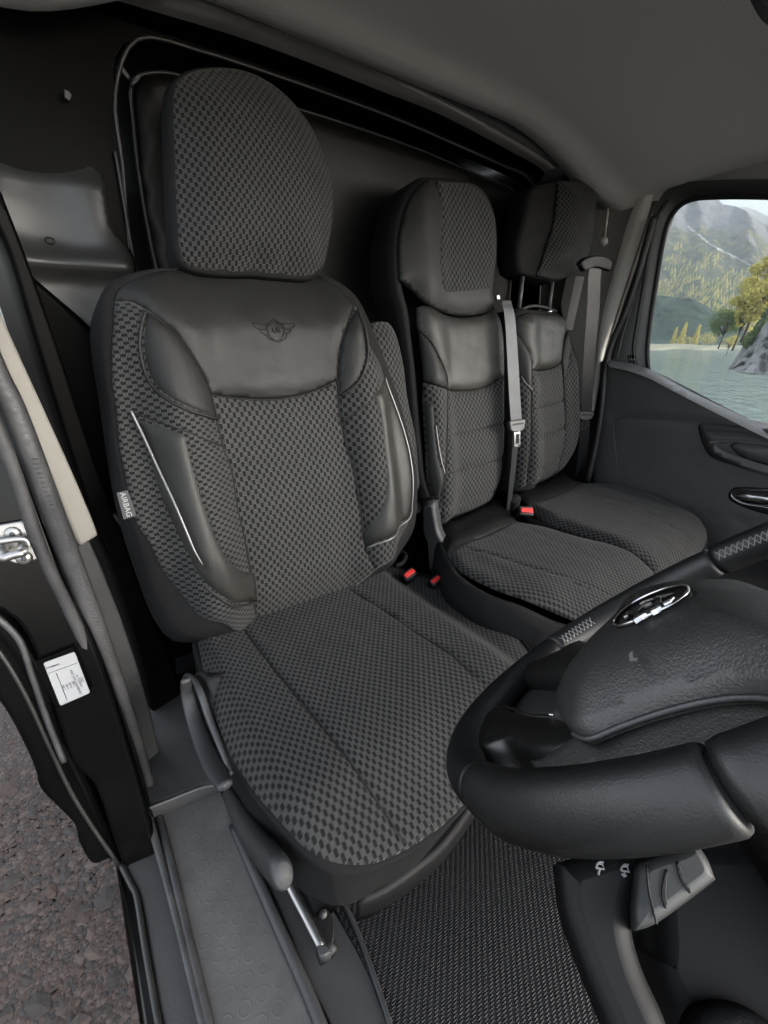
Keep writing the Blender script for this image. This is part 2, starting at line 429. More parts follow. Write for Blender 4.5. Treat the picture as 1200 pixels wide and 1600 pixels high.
t = NT('herringbone_rubber_mat'); _, u, v = t.uv()
a = .0034
i_ = t.math('FLOOR', t.math('DIVIDE', u, a)); j_ = t.math('FLOOR', t.math('DIVIDE', v, a))
k_ = t.math('MODULO', t.math('ADD', t.math('SUBTRACT', i_, j_), 4000), 4)
hor = t.math('LESS_THAN', k_, 2)
fu = t.math('SUBTRACT', t.math('FRACT', t.math('DIVIDE', u, a)), .5); fv = t.math('SUBTRACT', t.math('FRACT', t.math('DIVIDE', v, a)), .5)
pa = t.math('COSINE', t.math('MULTIPLY', fu, 3.0)); pb = t.math('COSINE', t.math('MULTIPLY', fv, 3.0))
hh = t.math('ADD', t.math('MULTIPLY', hor, pb), t.math('MULTIPLY', t.math('SUBTRACT', 1, hor), pa))
hh = t.math('ADD', hh, t.math('MULTIPLY', t.noise(500, 3), .7))
t.set(Base_Color=t.mix(hh, (.0018, .0018, .0022), (.0052, .0054, .0064)), Roughness=t.math('MULTIPLY_ADD', t.noise(300, 2), .3, .35), Specular_IOR_Level=.4)
t.bump(hh, .8, .0009); M['mat'] = t.m

t = NT('sill_plastic_with_rings'); _, u, v = t.uv()
sc = .028
ru = t.math('SUBTRACT', t.math('FRACT', t.math('ADD', t.math('DIVIDE', u, sc), t.math('MULTIPLY', t.math('MODULO', t.math('ADD', t.math('FLOOR', t.math('DIVIDE', v, sc)), 400), 2), .5))), .5)
rv = t.math('SUBTRACT', t.math('FRACT', t.math('DIVIDE', v, sc)), .5)
rd = t.math('SQRT', t.math('ADD', t.math('MULTIPLY', ru, ru), t.math('MULTIPLY', rv, rv)))
ring = t.math('SUBTRACT', 1, t.math('MINIMUM', t.math('MULTIPLY', t.math('ABSOLUTE', t.math('SUBTRACT', rd, .34)), 14), 1))
wear = t.noise(14, 6, rough=.65)
t.set(Base_Color=t.mix(wear, (.050, .050, .050), (.15, .148, .145)), Roughness=t.math('MULTIPLY_ADD', wear, .3, .30))
nb = t.bump(t.math('ADD', t.math('MULTIPLY', ring, t.math('GREATER_THAN', t.noise(30, 2), .42)), t.math('MULTIPLY', t.noise(300, 3), .3)), .4, .0006); M['sill'] = t.m

t = NT('wet_gravel'); vec = t.obj()
mp = t.n.new('ShaderNodeMapping'); t.l.new(t.obj(), mp.inputs[0]); 
dn = t.n.new('ShaderNodeTexNoise'); dn.inputs['Scale'].default_value = 6; t.l.new(t.obj(), dn.inputs['Vector'])
vm = t.n.new('ShaderNodeVectorMath'); vm.operation = 'MULTIPLY_ADD'; t.l.new(dn.outputs[1], vm.inputs[0]); vm.inputs[1].default_value = (.12, .12, .12); t.l.new(t.obj(), vm.inputs[2]); V_ = vm.outputs[0]
v1 = t.voro(62, 'F1', V_, 0); c1 = t.voro(62, 'F1', V_, 1); v2 = t.voro(170, 'F1', V_, 0); c2 = t.voro(170, 'F1', V_, 1); v3 = t.voro(13, 'F1', V_, 0)
sx = t.n.new('ShaderNodeSeparateColor'); t.l.new(c2, sx.inputs[0]); sy = t.n.new('ShaderNodeSeparateColor'); t.l.new(c1, sy.inputs[0])
ca = t.ramp(sx.outputs[0], [(0, (.032, .022, .018)), (.35, (.060, .043, .036)), (.7, (.076, .058, .050)), (1, (.155, .135, .122))])
cb = t.ramp(sy.outputs[1], [(0, (.050, .037, .031)), (.5, (.068, .058, .053)), (.85, (.082, .053, .042)), (1, (.105, .097, .09))])
cc = t.mix(t.math('GREATER_THAN', sy.outputs[0], .55), ca, cb); cc = t.mix(t.math('MULTIPLY', t.noise(3, 5), .5), cc, (.062, .047, .039))
t.set(Base_Color=cc, Roughness=.75)
t.bump(t.math('ADD', t.math('MULTIPLY', t.math('SUBTRACT', 1, v1), 1.0), t.math('MULTIPLY', t.math('SUBTRACT', 1, v2), .5)), .9, .012); M['gravel'] = t.m

# ================================================================== THE VAN CAB
van = thing('van_cab', 'black and grey van cab shell with bulkhead, roof lining and sill around the seats', 'van', (.5, 0, -.4))
XR = 1.33                                     # passenger door plane
# floor pan under everything
box('floor_pan', (-.36, -1.35, -.47), (1.34, .50, -.425), M['plastic'], van)
# ---- roof lining
def roof(a, b):
    x = -.34+a*(1.80); y = -1.22+b*(1.58)
    z = 1.135-.125*sm(.75, 1.42, x)-.075*sm(-.25, .36, y)-.10*sm(.0, -.33, x)*1
    z += -.022*sm(-.75, -.5, y)*sm(.9, .3, x)*sm(.2, -.1, y)
    z -= .02*math.exp(-((y-.30)/.05)**2)
    return (x, y, z)
grid('roof_lining', roof, 60, 70, M['liner'], van, flip=True)
# roof skin above it and the rear upper body
box('roof_panel', (-.42, -1.20, 1.15), (1.46, .60, 1.18), M['paint'], van)
box('side_header', (-.43, -1.30, .99), (-.375, .42, 1.15), M['paint_in'], van, .01)
box('door_header', (1.338, -1.25, .955), (1.46, .16, 1.10), M['liner'], van, .01)
# ---- bulkhead: beam, frame with recess, inner board
def polyline_atY(P, Y): return np.array([atY(p, Y) for p in P])
L0 = [(300, -24), (350, -4), (450, 32), (600, 90), (720, 157), (840, 227), (880, 266)]
L1 = [(300, -20), (352, 1), (450, 41), (600, 104), (720, 170), (840, 240), (868, 262)]
L2 = [(120, -22), (180, 0), (400, 67), (600, 144), (700, 185), (835, 257), (850, 268)]
def strip(name, A, B, n, mat, parent, curve=0., cdir=(0, -1, 0), k=7):
    A = resample(catmull(A, 5), n); B = resample(catmull(B, 5), n); V = []; F = []; cdir = np.array(cdir, float)
    for i in range(n):
        for j in range(k):
            t_ = j/(k-1); V.append(A[i]*(1-t_)+B[i]*t_+cdir*curve*math.sin(math.pi*t_))
    for i in range(n-1):
        for j in range(k-1): p = i*k+j; F.append((p, p+1, p+k+1, p+k))
    uv = [(i/n, j/k) for i in range(n) for j in range(k)]
    return mesh(name, V, F, mat, parent, True, uv)
xs = lambda pts, Y: polyline_atY(pts, Y)
strip('bulkhead_beam', xs(L1, .355), xs(L2, .375), 40, M['beam'], van, .008)
strip('beam_lip', xs(L0, .350)+np.array([0, 0, .01]), xs(L1, .353), 40, M['plastic_grey'], van, .003)
L25 = [(60, -22), (120, 3), (160, 22), (400, 98), (600, 170), (700, 213), (815, 266), (842, 285)]
strip('beam_underside', xs(L2, .375), xs(L25, .415), 40, M['paint_in'], van, .006)
# frame: big sheet with a hole (recess) at Y=.42
YF, YB = .418, .50
L3 = [(176, 110), (178, 100), (187, 74), (215, 61), (275, 70), (400, 108), (600, 179), (700, 221), (815, 273), (836, 287), (842, 306), (846, 350), (842, 480), (835, 620), (700, 760), (300, 800), (230, 560), (205, 420), (190, 230), (178, 130)]
hole = np.array([[p[0], p[2]] for p in polyline_atY(L3, YF)])
fs = Surf((0, YF, 0), (1, 0, 0), (0, 0, 1), None, (0, -1, 0))
outl = np.array([(-.40, -.45), (1.47, -.45), (1.47, 1.14), (-.40, 1.14)])
hp = resample(smooth_poly(hole, 6), 160, True); hp = hp if area(hp) > 0 else hp[::-1]
op = resample(outl, 120, True)
vs = [Vector(p) for p in op]+[Vector(p) for p in hp]
V2, E_, F_, *_ = delaunay_2d_cdt(vs, [(i, (i+1) % 120) for i in range(120)]+[(120+i, 120+(i+1) % 160) for i in range(160)], [], 1, 1e-7)
Q = np.array([tuple(v) for v in V2]); F_ = [tuple(f) for f in F_]
F_ = [f for f in F_ if not inside(Q[list(f)].mean(0)[None], hp)[0]]
V_f = [(q[0], YF, q[1]) for q in Q]
nb_ = len(V_f); V_f += [(q[0], YF+.05, q[1]) for q in hp]; V_f += [(q[0], YF, q[1]) for q in hp]
F_ = [f[::-1] for f in F_]+[(nb_+160+i, nb_+160+(i+1) % 160, nb_+(i+1) % 160, nb_+i) for i in range(160)]
mesh('bulkhead_frame', V_f, F_, M['paint_in'], van, False)
tube('recess_edge_highlight', [(q[0], YF-.001, q[1]) for q in hp[::4]], .004, M['grey_and_sheen'], van, True, 8, 4)  # highlight along the recess edge put in as a paler tube
box('bulkhead_back', (-.40, .56, -.45), (1.47, .58, 1.14), M['paint'], van)
L4 = [(207, 135), (213, 119), (240, 113), (275, 118), (470, 172), (600, 214), (675, 242), (750, 275), (797, 293), (812, 312), (808, 380), (797, 450), (790, 620), (690, 750), (330, 800), (285, 600), (240, 400), (215, 250)]
bs = Surf((0, YB, 0), (1, 0, 0), (0, 0, 1), None, (0, -1, 0))
bp = bs.px(L4)
panel('bulkhead_board', bs, bp, M['bulk'], van, .006, .02, .03, depth=.03)
tube('board_edge_highlight', [bs.at([q])[0] for q in resample(smooth_poly(bp, 5), 60, True)], .0035, M['grey_and_sheen'], van, True, 8, 3)  # highlight on the board rim, likewise a paler tube
# bright corner ledges of the recess
slab('corner_bracket', polyline_atY([(184, 100), (192, 103), (204, 120), (200, 124), (188, 110)], .44), (0, -1, 0), .02, M['plastic_mid'], van, .002)
slab('corner_bracket', polyline_atY([(213, 117), (222, 115), (217, 126), (207, 134), (205, 129)], .46), (0, -1, 0), .02, M['plastic_mid'], van, .002)
# vertical seam strip on the left
tube('bulkhead_seam_strip', polyline_atY([(180, 236), (186, 270), (196, 330), (206, 390), (214, 430), (222, 480)], .405), .003, M['rubber'], van, False, 8, 4)
# ---- left pillar: reflections on its black metal put in as a grey plate
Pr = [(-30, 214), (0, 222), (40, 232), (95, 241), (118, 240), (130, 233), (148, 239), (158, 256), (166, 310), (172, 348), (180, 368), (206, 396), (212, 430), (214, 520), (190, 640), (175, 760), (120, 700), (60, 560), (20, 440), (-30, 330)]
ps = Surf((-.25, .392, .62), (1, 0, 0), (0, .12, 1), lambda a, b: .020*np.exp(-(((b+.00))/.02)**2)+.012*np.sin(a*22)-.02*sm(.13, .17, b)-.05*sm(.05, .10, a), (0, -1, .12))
panel('pillar_reflection_plate', ps, ps.px(Pr, flat=0), M['grey_and_sheen'], van, .010, .015, .008, depth=.03, corner=60)
for p in [(78, 376), (181, 386)]:
    c = atY(p, .383); tube('bolt_hole', [c+np.array([.007*math.cos(a_), 0, .005*math.sin(a_)]) for a_ in np.linspace(0, 6.283, 12)[:-1]], .0014, M['paint'], van, True, 6, 2)

for p in [[(100, 139), (108, 142), (113, 150), (109, 158), (101, 152)]]:
    slab('panel_clip', polyline_atY(p, .395), (0, -1, 0), .006, M['grey_and_sheen'], van, .001)
slab('pillar_slot', polyline_atY([(84, 495), (88, 490), (113, 490), (119, 497), (116, 506), (90, 508), (84, 503)], .36), (0, -1, 0), .01, M['grey_and_sheen'], van, .002)
# dark pillar inner cover behind the belt
slab('pillar_inner_cover', polyline_atY([(15, 400), (60, 440), (150, 520), (215, 600), (225, 800), (270, 1000), (290, 1200), (250, 1230), (225, 1100), (170, 860), (100, 660), (40, 500)], .30), (0, -1, 0), .05, M['paint_in'], van, .01)
# ---- near (driver side) pillar trims
yT = .06
slab('pillar_trim', polyline_atY([(-40, 360), (-40, 450), (0, 563), (30, 636), (60, 716), (90, 790), (111, 843), (122, 850), (150, 839), (153, 828), (124, 752), (85, 660), (45, 568), (12, 490), (-14, 420)], yT), (.5, -1, .1), .03, M['beige'], van, .006)
slab('lower_pillar_trim', polyline_atY([(123, 853), (156, 840), (182, 905), (214, 1005), (238, 1110), (249, 1200), (245, 1238), (229, 1262), (205, 1180), (165, 1015), (140, 920)], yT-.005), (.5, -1, .1), .04, M['plastic_grey'], van, .006)
slab('pillar_inner_face', polyline_atY([(-20, 330), (10, 400), (60, 560), (120, 745), (155, 838), (185, 905), (216, 1005), (240, 1110), (250, 1200), (262, 1225), (300, 1140), (282, 1060), (240, 960), (200, 850), (150, 720), (90, 540), (40, 400), (0, 300)], .16), (.3, -1, 0), .12, M['paint_in'], van, .006)
# door seal: runs along the sill, then up the pillar
def pth(pts): return [np.array(atZ(p, a)) if m == 'z' else np.array(atY(p, a)) for p, m, a in pts]
seal_o = pth([((352, 1690), 'z', -.375), ((326, 1600), 'z', -.375), ((290, 1450), 'z', -.375), ((262, 1330), 'z', -.372), ((238, 1240), 'z', -.36), ((205, 1130), 'y', -.02), ((152, 985), 'y', .01), ((100, 850), 'y', .02), ((54, 725), 'y', .025), ((18, 635), 'y', .03), ((-12, 575), 'y', .03), ((-80, 420), 'y', .03)])
tube('door_seal', seal_o, [.008, .008, .008, .008, .009, .011, .015, .016, .015, .015, .015, .015], M['seal'], van, False, 12, 6)
seal_i = pth([((342, 1690), 'z', -.372), ((318, 1610), 'z', -.372), ((280, 1455), 'z', -.372), ((250, 1340), 'z', -.368), ((222, 1240), 'y', -.04), ((190, 1140), 'y', -.03), ((130, 1000), 'y', -.005), ((64, 860), 'y', .005), ((25, 745), 'y', .01), ((-14, 650), 'y', .01), ((-80, 500), 'y', .01)])
tube('door_seal_lip', seal_i, [.006, .006, .006, .007, .008, .009, .009, .009, .009, .009, .009], M['seal'], van, False, 10, 6)
# crimps of the seal, one mesh
mb = MB()
S_ = resample(catmull(seal_o, 6), 400)
for q in S_[235:335:2]:
    d = q-CAM; d /= np.linalg.norm(d); c = q-d*.0158
    mb.add([c+CR*x*.008+CU*y*.0012-d*z for x, y, z in ((-1, -1, 0), (1, -1, 0), (1, 1, 0), (-1, 1, 0), (-.8, 0, .0015), (.8, 0, .0015))], [(0, 1, 5, 4), (3, 4, 5, 2), (0, 4, 3), (1, 2, 5)])
mb.build('seal_crimps', M['seal'], van)
# ---- outer jamb with the striker, lower body edge
Nj = np.array([-.15, -1, .25]); Pj = np.array([-.42, .0, .1])
def jam(P, off=0.): return np.array([hit(p, Pj-Nj/np.linalg.norm(Nj)*(-off), Nj) for p in P])
slab('door_jamb', jam([(-60, 440), (0, 600), (90, 870), (150, 1010), (200, 1160), (232, 1275), (262, 1400), (230, 1400), (190, 1350), (150, 1235), (112, 1190), (60, 1040), (30, 980), (0, 955), (-60, 900)]), Nj, .05, M['paint'], van, .008)
slab('wheel_arch_edge', jam([(-60, 1000), (-60, 1040), (0, 1105), (40, 1178), (54, 1212), (63, 1240), (112, 1290), (122, 1322), (138, 1350), (152, 1354), (165, 1347), (182, 1357), (194, 1352), (150, 1250), (100, 1140), (80, 1060), (45, 1000), (0, 950)], -.05), Nj, .12, M['paint'], van, .012)
tube('body_seam', jam([(-40, 985), (0, 1020), (40, 1085), (75, 1160), (110, 1235), (150, 1300), (187, 1352)], -.03), .004, M['grey_and_sheen'], van, False, 8, 5)
tube('jamb_rib', jam([(-10, 960), (30, 1000), (52, 1060), (76, 1130), (100, 1190)], -.01), .005, M['seal'], van, False, 8, 5)
slab('sill_outer', [atZ(p, -.395) for p in [(238, 1265), (276, 1370), (306, 1500), (334, 1610), (361, 1720), (275, 1720), (247, 1600), (236, 1540), (215, 1410), (190, 1352), (205, 1300)]], (0, 0, 1), .10, M['plastic_grey'] , van, .012)
tube('sill_outer_edge', [atZ(p, -.393) for p in [(190, 1352), (205, 1382), (214, 1402), (225, 1470), (237, 1540), (248, 1600), (276, 1720)]], .006, M['grey_and_sheen'], van, False, 8, 4)
box('sill_side', (-.46, -1.4, -.62), (-.40, -.06, -.42), M['paint'], van, .01)
# ---- step and sill inside
slab('entry_step', [atZ(p, -.378) for p in [(232, 1262), (300, 1245), (345, 1230), (372, 1290), (410, 1370), (445, 1450), (480, 1530), (515, 1612), (560, 1720), (350, 1720), (328, 1605), (290, 1450), (262, 1350)]], (0, 0, 1), .05, M['sill'], van, .006)
tube('step_ridge', [atZ(p, -.376) for p in [(362, 1290), (400, 1370), (440, 1460), (478, 1545), (505, 1612), (550, 1720)]], [.006, .010, .010, .010, .010, .010], M['plastic_grey'], van, False, 10, 5)
slab('floor_edge_panel', [atZ(p, -.392) for p in [(400, 1340), (455, 1385), (520, 1400), (548, 1420), (580, 1500), (615, 1612), (650, 1720), (560, 1720), (520, 1612), (480, 1530), (440, 1430)]], (0, 0, 1), .03, M['plastic_grey'], van, .004)
# raised box behind the step
zS = -.335
slab('step_box', [atZ(p, zS) for p in [(229, 1262), (286, 1240), (345, 1215), (335, 1180), (310, 1120), (310, 1060), (225, 1080), (215, 1160), (222, 1230)]], (0, 0, 1), .08, M['plastic_grey'], van, .008)
tube('step_box_edge', [atZ(p, zS+.001) for p in [(229, 1264), (270, 1248), (320, 1229), (350, 1228)]], .003, M['plastic_mid'], van, False, 8, 4)

# ================================================================== FLOOR MAT
slab('floor_mat', [atZ(p, -.388) for p in [(512, 1405), (560, 1370), (640, 1320), (740, 1245), (800, 1260), (900, 1320), (960, 1420), (1010, 1600), (1030, 1720), (640, 1720), (608, 1612), (570, 1510)]], (0, 0, 1), .012, M['mat'], None, .003, uvax=1)
fm = bpy.data.objects['floor_mat']; tag(fm, 'black rubber floor mat with fine herringbone ribs in front of the driver seat', 'floor mat')
tube('mat_border', [atZ(p, -.386) for p in [(530, 1398), (560, 1460), (596, 1560), (618, 1630), (640, 1700)]], .005, M['rubber'], fm, False, 8, 4)

# ================================================================== PASSENGER DOOR
pd = thing('passenger_door', 'dark grey passenger door with window, grab pocket and chrome inner handle', 'door', (XR, -.3, 0))
ds = Surf((XR, 0, 0), (0, -1, 0), (0, 0, 1), None, (-1, 0, 0))
def dX(P, x=XR): return np.array([atX(p, x) for p in P])
def dpx(P): return ds.px(P)
card = [(938, 566), (952, 562), (1010, 578), (1080, 612), (1150, 650), (1200, 678), (1330, 745), (1400, 1000), (1200, 960), (1060, 900), (930, 790), (926, 740), (934, 660)]
def dh(a, b): return .012*sm(.255, .235, b)+.004
ds.h0 = lambda a, b: np.zeros_like(a)
panel('door_card', ds, dpx(card), M['door'], pd, .010, .02, .014, depth=.03,
      seams=[(dpx([(955, 651), (985, 651), (1040, 656), (1095, 662), (1200, 668)]), .006, .012),
             (dpx([(972, 760), (966, 720), (960, 680), (960, 660), (968, 653), (1000, 651), (1060, 657), (1094, 664)]), .003, .003),
             (dpx([(1070, 797), (1120, 806), (1200, 822), (1300, 845)]), .004, .004)])
tube('card_trim_line', ds.at(dpx([(972, 758), (966, 720), (961, 680), (962, 662), (970, 653), (1000, 651), (1060, 656)]), .0095), .0010, M['plastic_mid'], pd, False, 6, 5)
# window ledge, the light on it put into the colour as paler plastic
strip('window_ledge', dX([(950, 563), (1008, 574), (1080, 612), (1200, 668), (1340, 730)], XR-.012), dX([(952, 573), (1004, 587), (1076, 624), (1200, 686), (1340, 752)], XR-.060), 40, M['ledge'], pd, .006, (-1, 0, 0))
# armrest with pocket
arm = dpx([(1093, 664), (1110, 662), (1200, 670), (1330, 684), (1330, 790), (1200, 741), (1150, 728), (1115, 714), (1103, 700), (1096, 680)])
panel('door_armrest', ds, arm, M['door'], pd, .030, .02, .01, base=.012, depth=.02)
tube('armrest_trim_line', ds.at(dpx([(1108, 662), (1094, 664), (1096, 682), (1103, 700), (1115, 714), (1150, 727), (1200, 741)]), .016), .0018, M['plastic_mid'], pd, False, 8, 5)
poc = dpx([(1115, 686), (1150, 684), (1200, 688), (1300, 696), (1300, 770), (1200, 737), (1150, 718), (1124, 704)])
panel('grab_pocket', ds, poc, M['plastic_mid'], pd, -.012, .02, .01, base=.046, depth=.01)
panel('pocket_pad', ds, dpx([(1150, 694), (1160, 689), (1200, 692), (1300, 700), (1300, 745), (1200, 722), (1163, 708)]), M['plastic_mid'], pd, .010, .01, .008, base=.045, depth=.01)
strip('armrest_top_edge', ds.at(dpx([(1100, 660), (1150, 662), (1200, 668), (1330, 682)]), .03), ds.at(dpx([(1110, 668), (1150, 670), (1200, 677), (1330, 692)]), .046), 20, M['plastic_mid'], pd, .003, (-1, 0, 0))
# chrome pull handle in its black bezel
panel('handle_bezel', ds, dpx([(1140, 770), (1148, 761), (1170, 760), (1250, 764), (1250, 812), (1200, 803), (1165, 792), (1143, 781)]), M['plastic'], pd, .004, .01, .006, base=.010, depth=.01)
hb = panel('door_handle', ds, dpx([(1146, 771), (1152, 765), (1172, 764), (1240, 768), (1240, 794), (1200, 790), (1168, 786), (1152, 779)]), M['plastic'], pd, -.006, .008, .005, base=.016, depth=.006)
panel('handle_lever', ds, dpx([(1152, 776), (1156, 770), (1168, 768), (1185, 770), (1240, 776), (1240, 790), (1200, 789), (1168, 785)]), M['chrome'], hb, .006, .006, .004, base=.018, depth=.008)
tube('handle_surround', ds.at(dpx([(1146, 771), (1152, 765), (1172, 764), (1240, 768), (1240, 796), (1200, 791), (1168, 786), (1152, 779)]), .017), .0018, M['chrome'], hb, True, 8, 5)
# window frame: outer upper frame, run channel, seals
wf_in = [(1013, 575), (1012, 545), (1017, 500), (1026, 440), (1036, 380), (1046, 345), (1062, 322), (1085, 311), (1120, 308), (1200, 308), (1400, 316)]
wf_md = [(1003, 582), (1000, 545), (1003, 500), (1012, 440), (1022, 380), (1032, 335), (1050, 306), (1080, 294), (1120, 290), (1200, 290), (1400, 296)]
wf_out = [(958, 568), (962, 545), (980, 490), (1000, 430), (1012, 370), (1022, 330), (1038, 300), (1062, 287), (1100, 282), (1200, 280), (1400, 286)]
strip('window_frame', dX(wf_in, XR+.03), dX(wf_out, XR-.005), 60, M['door'], pd, .010, (-1, 0, 0), 9)
tube('window_seal', dX(wf_in, XR+.025), .007, M['rubber'], pd, False, 10, 6)
tube('window_channel', dX([(996, 580), (990, 548), (996, 505), (1006, 445), (1016, 385), (1026, 340), (1044, 312)], XR), .006, M['rubber'], pd, False, 8, 6)
tube('frame_trim', dX([(964, 562), (974, 520), (992, 462), (1008, 400), (1018, 352)], XR-.008), .0025, M['plastic_mid'], pd, False, 8, 6)
tube('frame_rim', dX([(1022, 338), (1010, 380), (996, 432), (978, 486), (958, 532), (946, 575), (940, 640), (930, 700), (918, 752)], XR-.02), .011, M['rubber'], pd, False, 10, 6)
tube('glass_edge_seal', dX([(1012, 566), (1016, 578), (1030, 588), (1080, 612), (1140, 641), (1200, 671), (1340, 738)], XR-.002), .0028, M['rubber'], pd, False, 8, 5)
for dx_ in (0, 4, 8):
    slab('channel_clip', dX([(980+dx_, 556), (982+dx_, 554), (984+dx_, 566), (982+dx_, 567)], XR-.012), (-1, 0, 0), .003, M['chrome'], pd, .0005, smooth=False)
tg = NT('side_window_glass'); tg.set(Base_Color=(1., 1., 1.), Roughness=.0, Transmission_Weight=1., IOR=1.45)
tr = tg.n.new('ShaderNodeBsdfTransparent'); tr.inputs[0].default_value = (.93, .95, .95, 1); gl = tg.n.new('ShaderNodeBsdfGlossy'); gl.inputs[1].default_value = .02; gl.inputs[0].default_value = (.6, .6, .6, 1)
mx = tg.n.new('ShaderNodeMixShader'); fr = tg.n.new('ShaderNodeFresnel'); fr.inputs[0].default_value = 1.35
tg.l.new(fr.outputs[0], mx.inputs[0]); tg.l.new(tr.outputs[0], mx.inputs[1]); tg.l.new(gl.outputs[0], mx.inputs[2]); tg.l.new(mx.outputs[0], tg.n['Material Output'].inputs[0])
slab('window_glass', dX(wf_in+[(1500, 820), (1200, 690), (1080, 625), (1020, 590)], XR+.028), (-1, 0, 0), .004, tg.m, pd, .001, corner=40)
# door skin below/around so no daylight leaks
box('door_skin', (XR+.05, -1.3, -.6), (XR+.09, .25, .30), M['paint'], pd, .01)

# ================================================================== far B pillar
bp_ = van
slab('far_pillar_trim', [atX(p, XR+.03) for p in [(930, 296), (1030, 300), (1015, 345), (990, 420), (962, 505), (944, 560), (938, 600), (930, 640), (921, 645), (905, 640), (900, 560), (880, 470), (905, 400), (925, 350)]], (-1, -.4, 0), .03, M['beige_fabric'], van, .006)
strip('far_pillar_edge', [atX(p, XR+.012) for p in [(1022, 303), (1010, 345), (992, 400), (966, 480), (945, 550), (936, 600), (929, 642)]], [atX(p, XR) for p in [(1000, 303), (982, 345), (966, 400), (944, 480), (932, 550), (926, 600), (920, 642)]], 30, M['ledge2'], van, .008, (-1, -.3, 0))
slab('far_pillar_lower', [atX(p, XR+.035) for p in [(885, 560), (940, 560), (948, 600), (940, 700), (926, 760), (900, 800), (860, 790), (870, 700)]], (-1, 0, 0), .03, M['plastic'], van, .006)
box('far_side_wall', (XR+.075, .15, -.45), (XR+.11, .56, 1.12), M['plastic'], van, .01)

# ================================================================== SEATS
SL = .261; TT = np.array([0, SL, 1.]); TT /= np.linalg.norm(TT)
def back_h(bol=.045, hw=.25, top=.60):
    def f(s, t):
        a = np.abs(s)
        return (bol*(sm(.10*hw/.25, .19*hw/.25, a)-1.25*sm(.20*hw/.25, .275*hw/.25, a))*(1-.55*sm(.35, .6, t))
                + .016*np.exp(-((t-.16)/.13)**2)-.055*sm(top-.06, top+.08, t)-.03*sm(.05, -.05, t))
    return f
# ---------------------------------------------------------------- driver seat
seat = thing('driver_seat', 'large near front seat with grey check fabric, leatherette yoke with winged emblem and silver piping', 'car seat', (0, -.2, -.38))
bs = Surf((0, 0, 0), (1, 0, 0), TT, back_h(), (0, -1, SL)); fab = M['fabric']
outer_front = [(179, 470), (187, 452), (210, 436), (240, 425), (280, 422), (400, 424), (491, 432), (525, 446), (551, 472), (559, 484), (577, 539), (596, 576), (619, 640), (634, 692), (642, 737), (643, 790), (637, 820), (622, 848), (598, 884), (545, 925), (450, 962), (402, 978), (370, 985), (347, 973), (313, 963), (277, 920), (253, 889), (235, 850), (210, 809), (195, 737), (187, 700), (182, 640), (176, 602), (175, 550), (177, 512)]
outer_sil = [(142, 509), (150, 475), (165, 447), (195, 430), (240, 420), (280, 419), (400, 421), (492, 428), (528, 440), (556, 464), (575, 500), (600, 560), (625, 630), (640, 690), (650, 740), (650, 800), (640, 840), (600, 890), (560, 905), (500, 925), (440, 948), (395, 972), (360, 992), (317, 1002), (283, 1004), (258, 996), (238, 963), (220, 915), (198, 850), (180, 780), (167, 700), (156, 620), (146, 560)]
of = bs.px(outer_front); os_ = bs.px(outer_sil, flat=-.045)
shell('backrest_cover', bs, of, [(-.012, -.008), (-.002, -.004), (.004, -.006), (.0, -.018, .55, .4), (.0, -.040, .95, .9), (.0, -.085, 1., 1.), (-.012, -.12, 1., 1.), (-.045, -.14, 1., 1.)], M['neoprene'], seat, os_, corner=70)
yoke = [(179, 471), (187, 453), (210, 437), (240, 426), (280, 423), (400, 425), (491, 433), (525, 448), (552, 477), (540, 512), (530, 550), (527, 592), (502, 606), (469, 617), (424, 624), (375, 622), (330, 616), (319, 587), (300, 554), (274, 520), (244, 494), (221, 479), (202, 471)]
yk = panel('shoulder_yoke', bs, bs.px(yoke), M['leather'], seat, .010, .016, .008, corner=42, wr=.0016)
cf = [(330, 616), (375, 622), (424, 624), (469, 617), (502, 606), (527, 592), (531, 647), (540, 692), (553, 737), (562, 790), (568, 831), (572, 862), (585, 893), (545, 925), (500, 945), (450, 962), (402, 978), (396, 930), (390, 887), (382, 842), (371, 794), (362, 737), (349, 700), (339, 659)]
panel('centre_panel', bs, bs.px(cf), fab, seat, .010, .014, .007, corner=48, wr=.0009, seams=[
    (bs.px([(362, 737), (430, 722), (500, 706), (547, 692)]), .005, .006), (bs.px([(379, 816), (430, 802), (500, 785), (555, 771)]), .005, .006), (bs.px([(392, 902), (440, 884), (510, 862), (570, 838)]), .004, .006)])
lb = [(179, 471), (202, 471), (221, 479), (244, 494), (274, 520), (300, 554), (319, 587), (330, 616), (339, 659), (349, 700), (362, 737), (371, 794), (382, 842), (390, 887), (396, 930), (402, 978), (370, 985), (347, 973), (313, 963), (277, 920), (253, 889), (235, 850), (210, 809), (195, 737), (187, 700), (182, 640), (176, 602), (175, 550), (177, 512)]
panel('side_bolster', bs, bs.px(lb), fab, seat, .007, .014, .007, corner=48, us=1.25, uvrot=math.radians(90))
rb = [(552, 477), (559, 484), (577, 539), (596, 576), (619, 640), (634, 692), (642, 737), (643, 790), (637, 820), (622, 848), (598, 884), (585, 893), (572, 862), (568, 831), (562, 790), (553, 737), (540, 692), (531, 647), (527, 592), (530, 550), (540, 512)]
panel('side_bolster', bs, bs.px(rb), fab, seat, .007, .014, .007, corner=48)
le = [(225, 488), (217, 524), (219, 561), (232, 599), (259, 625), (296, 644), (339, 656), (331, 620), (319, 589), (300, 556), (274, 523), (244, 496)]
eye = panel('shoulder_insert', bs, bs.px(le), M['leather'], seat, .009, .010, .006, base=.003, corner=48)
re_ = [(555, 484), (568, 516), (572, 550), (566, 580), (555, 601), (529, 620), (528, 594), (531, 552), (541, 514)]
eye2 = panel('shoulder_insert', bs, bs.px(re_), M['leather'], seat, .009, .010, .006, base=.003, corner=48)
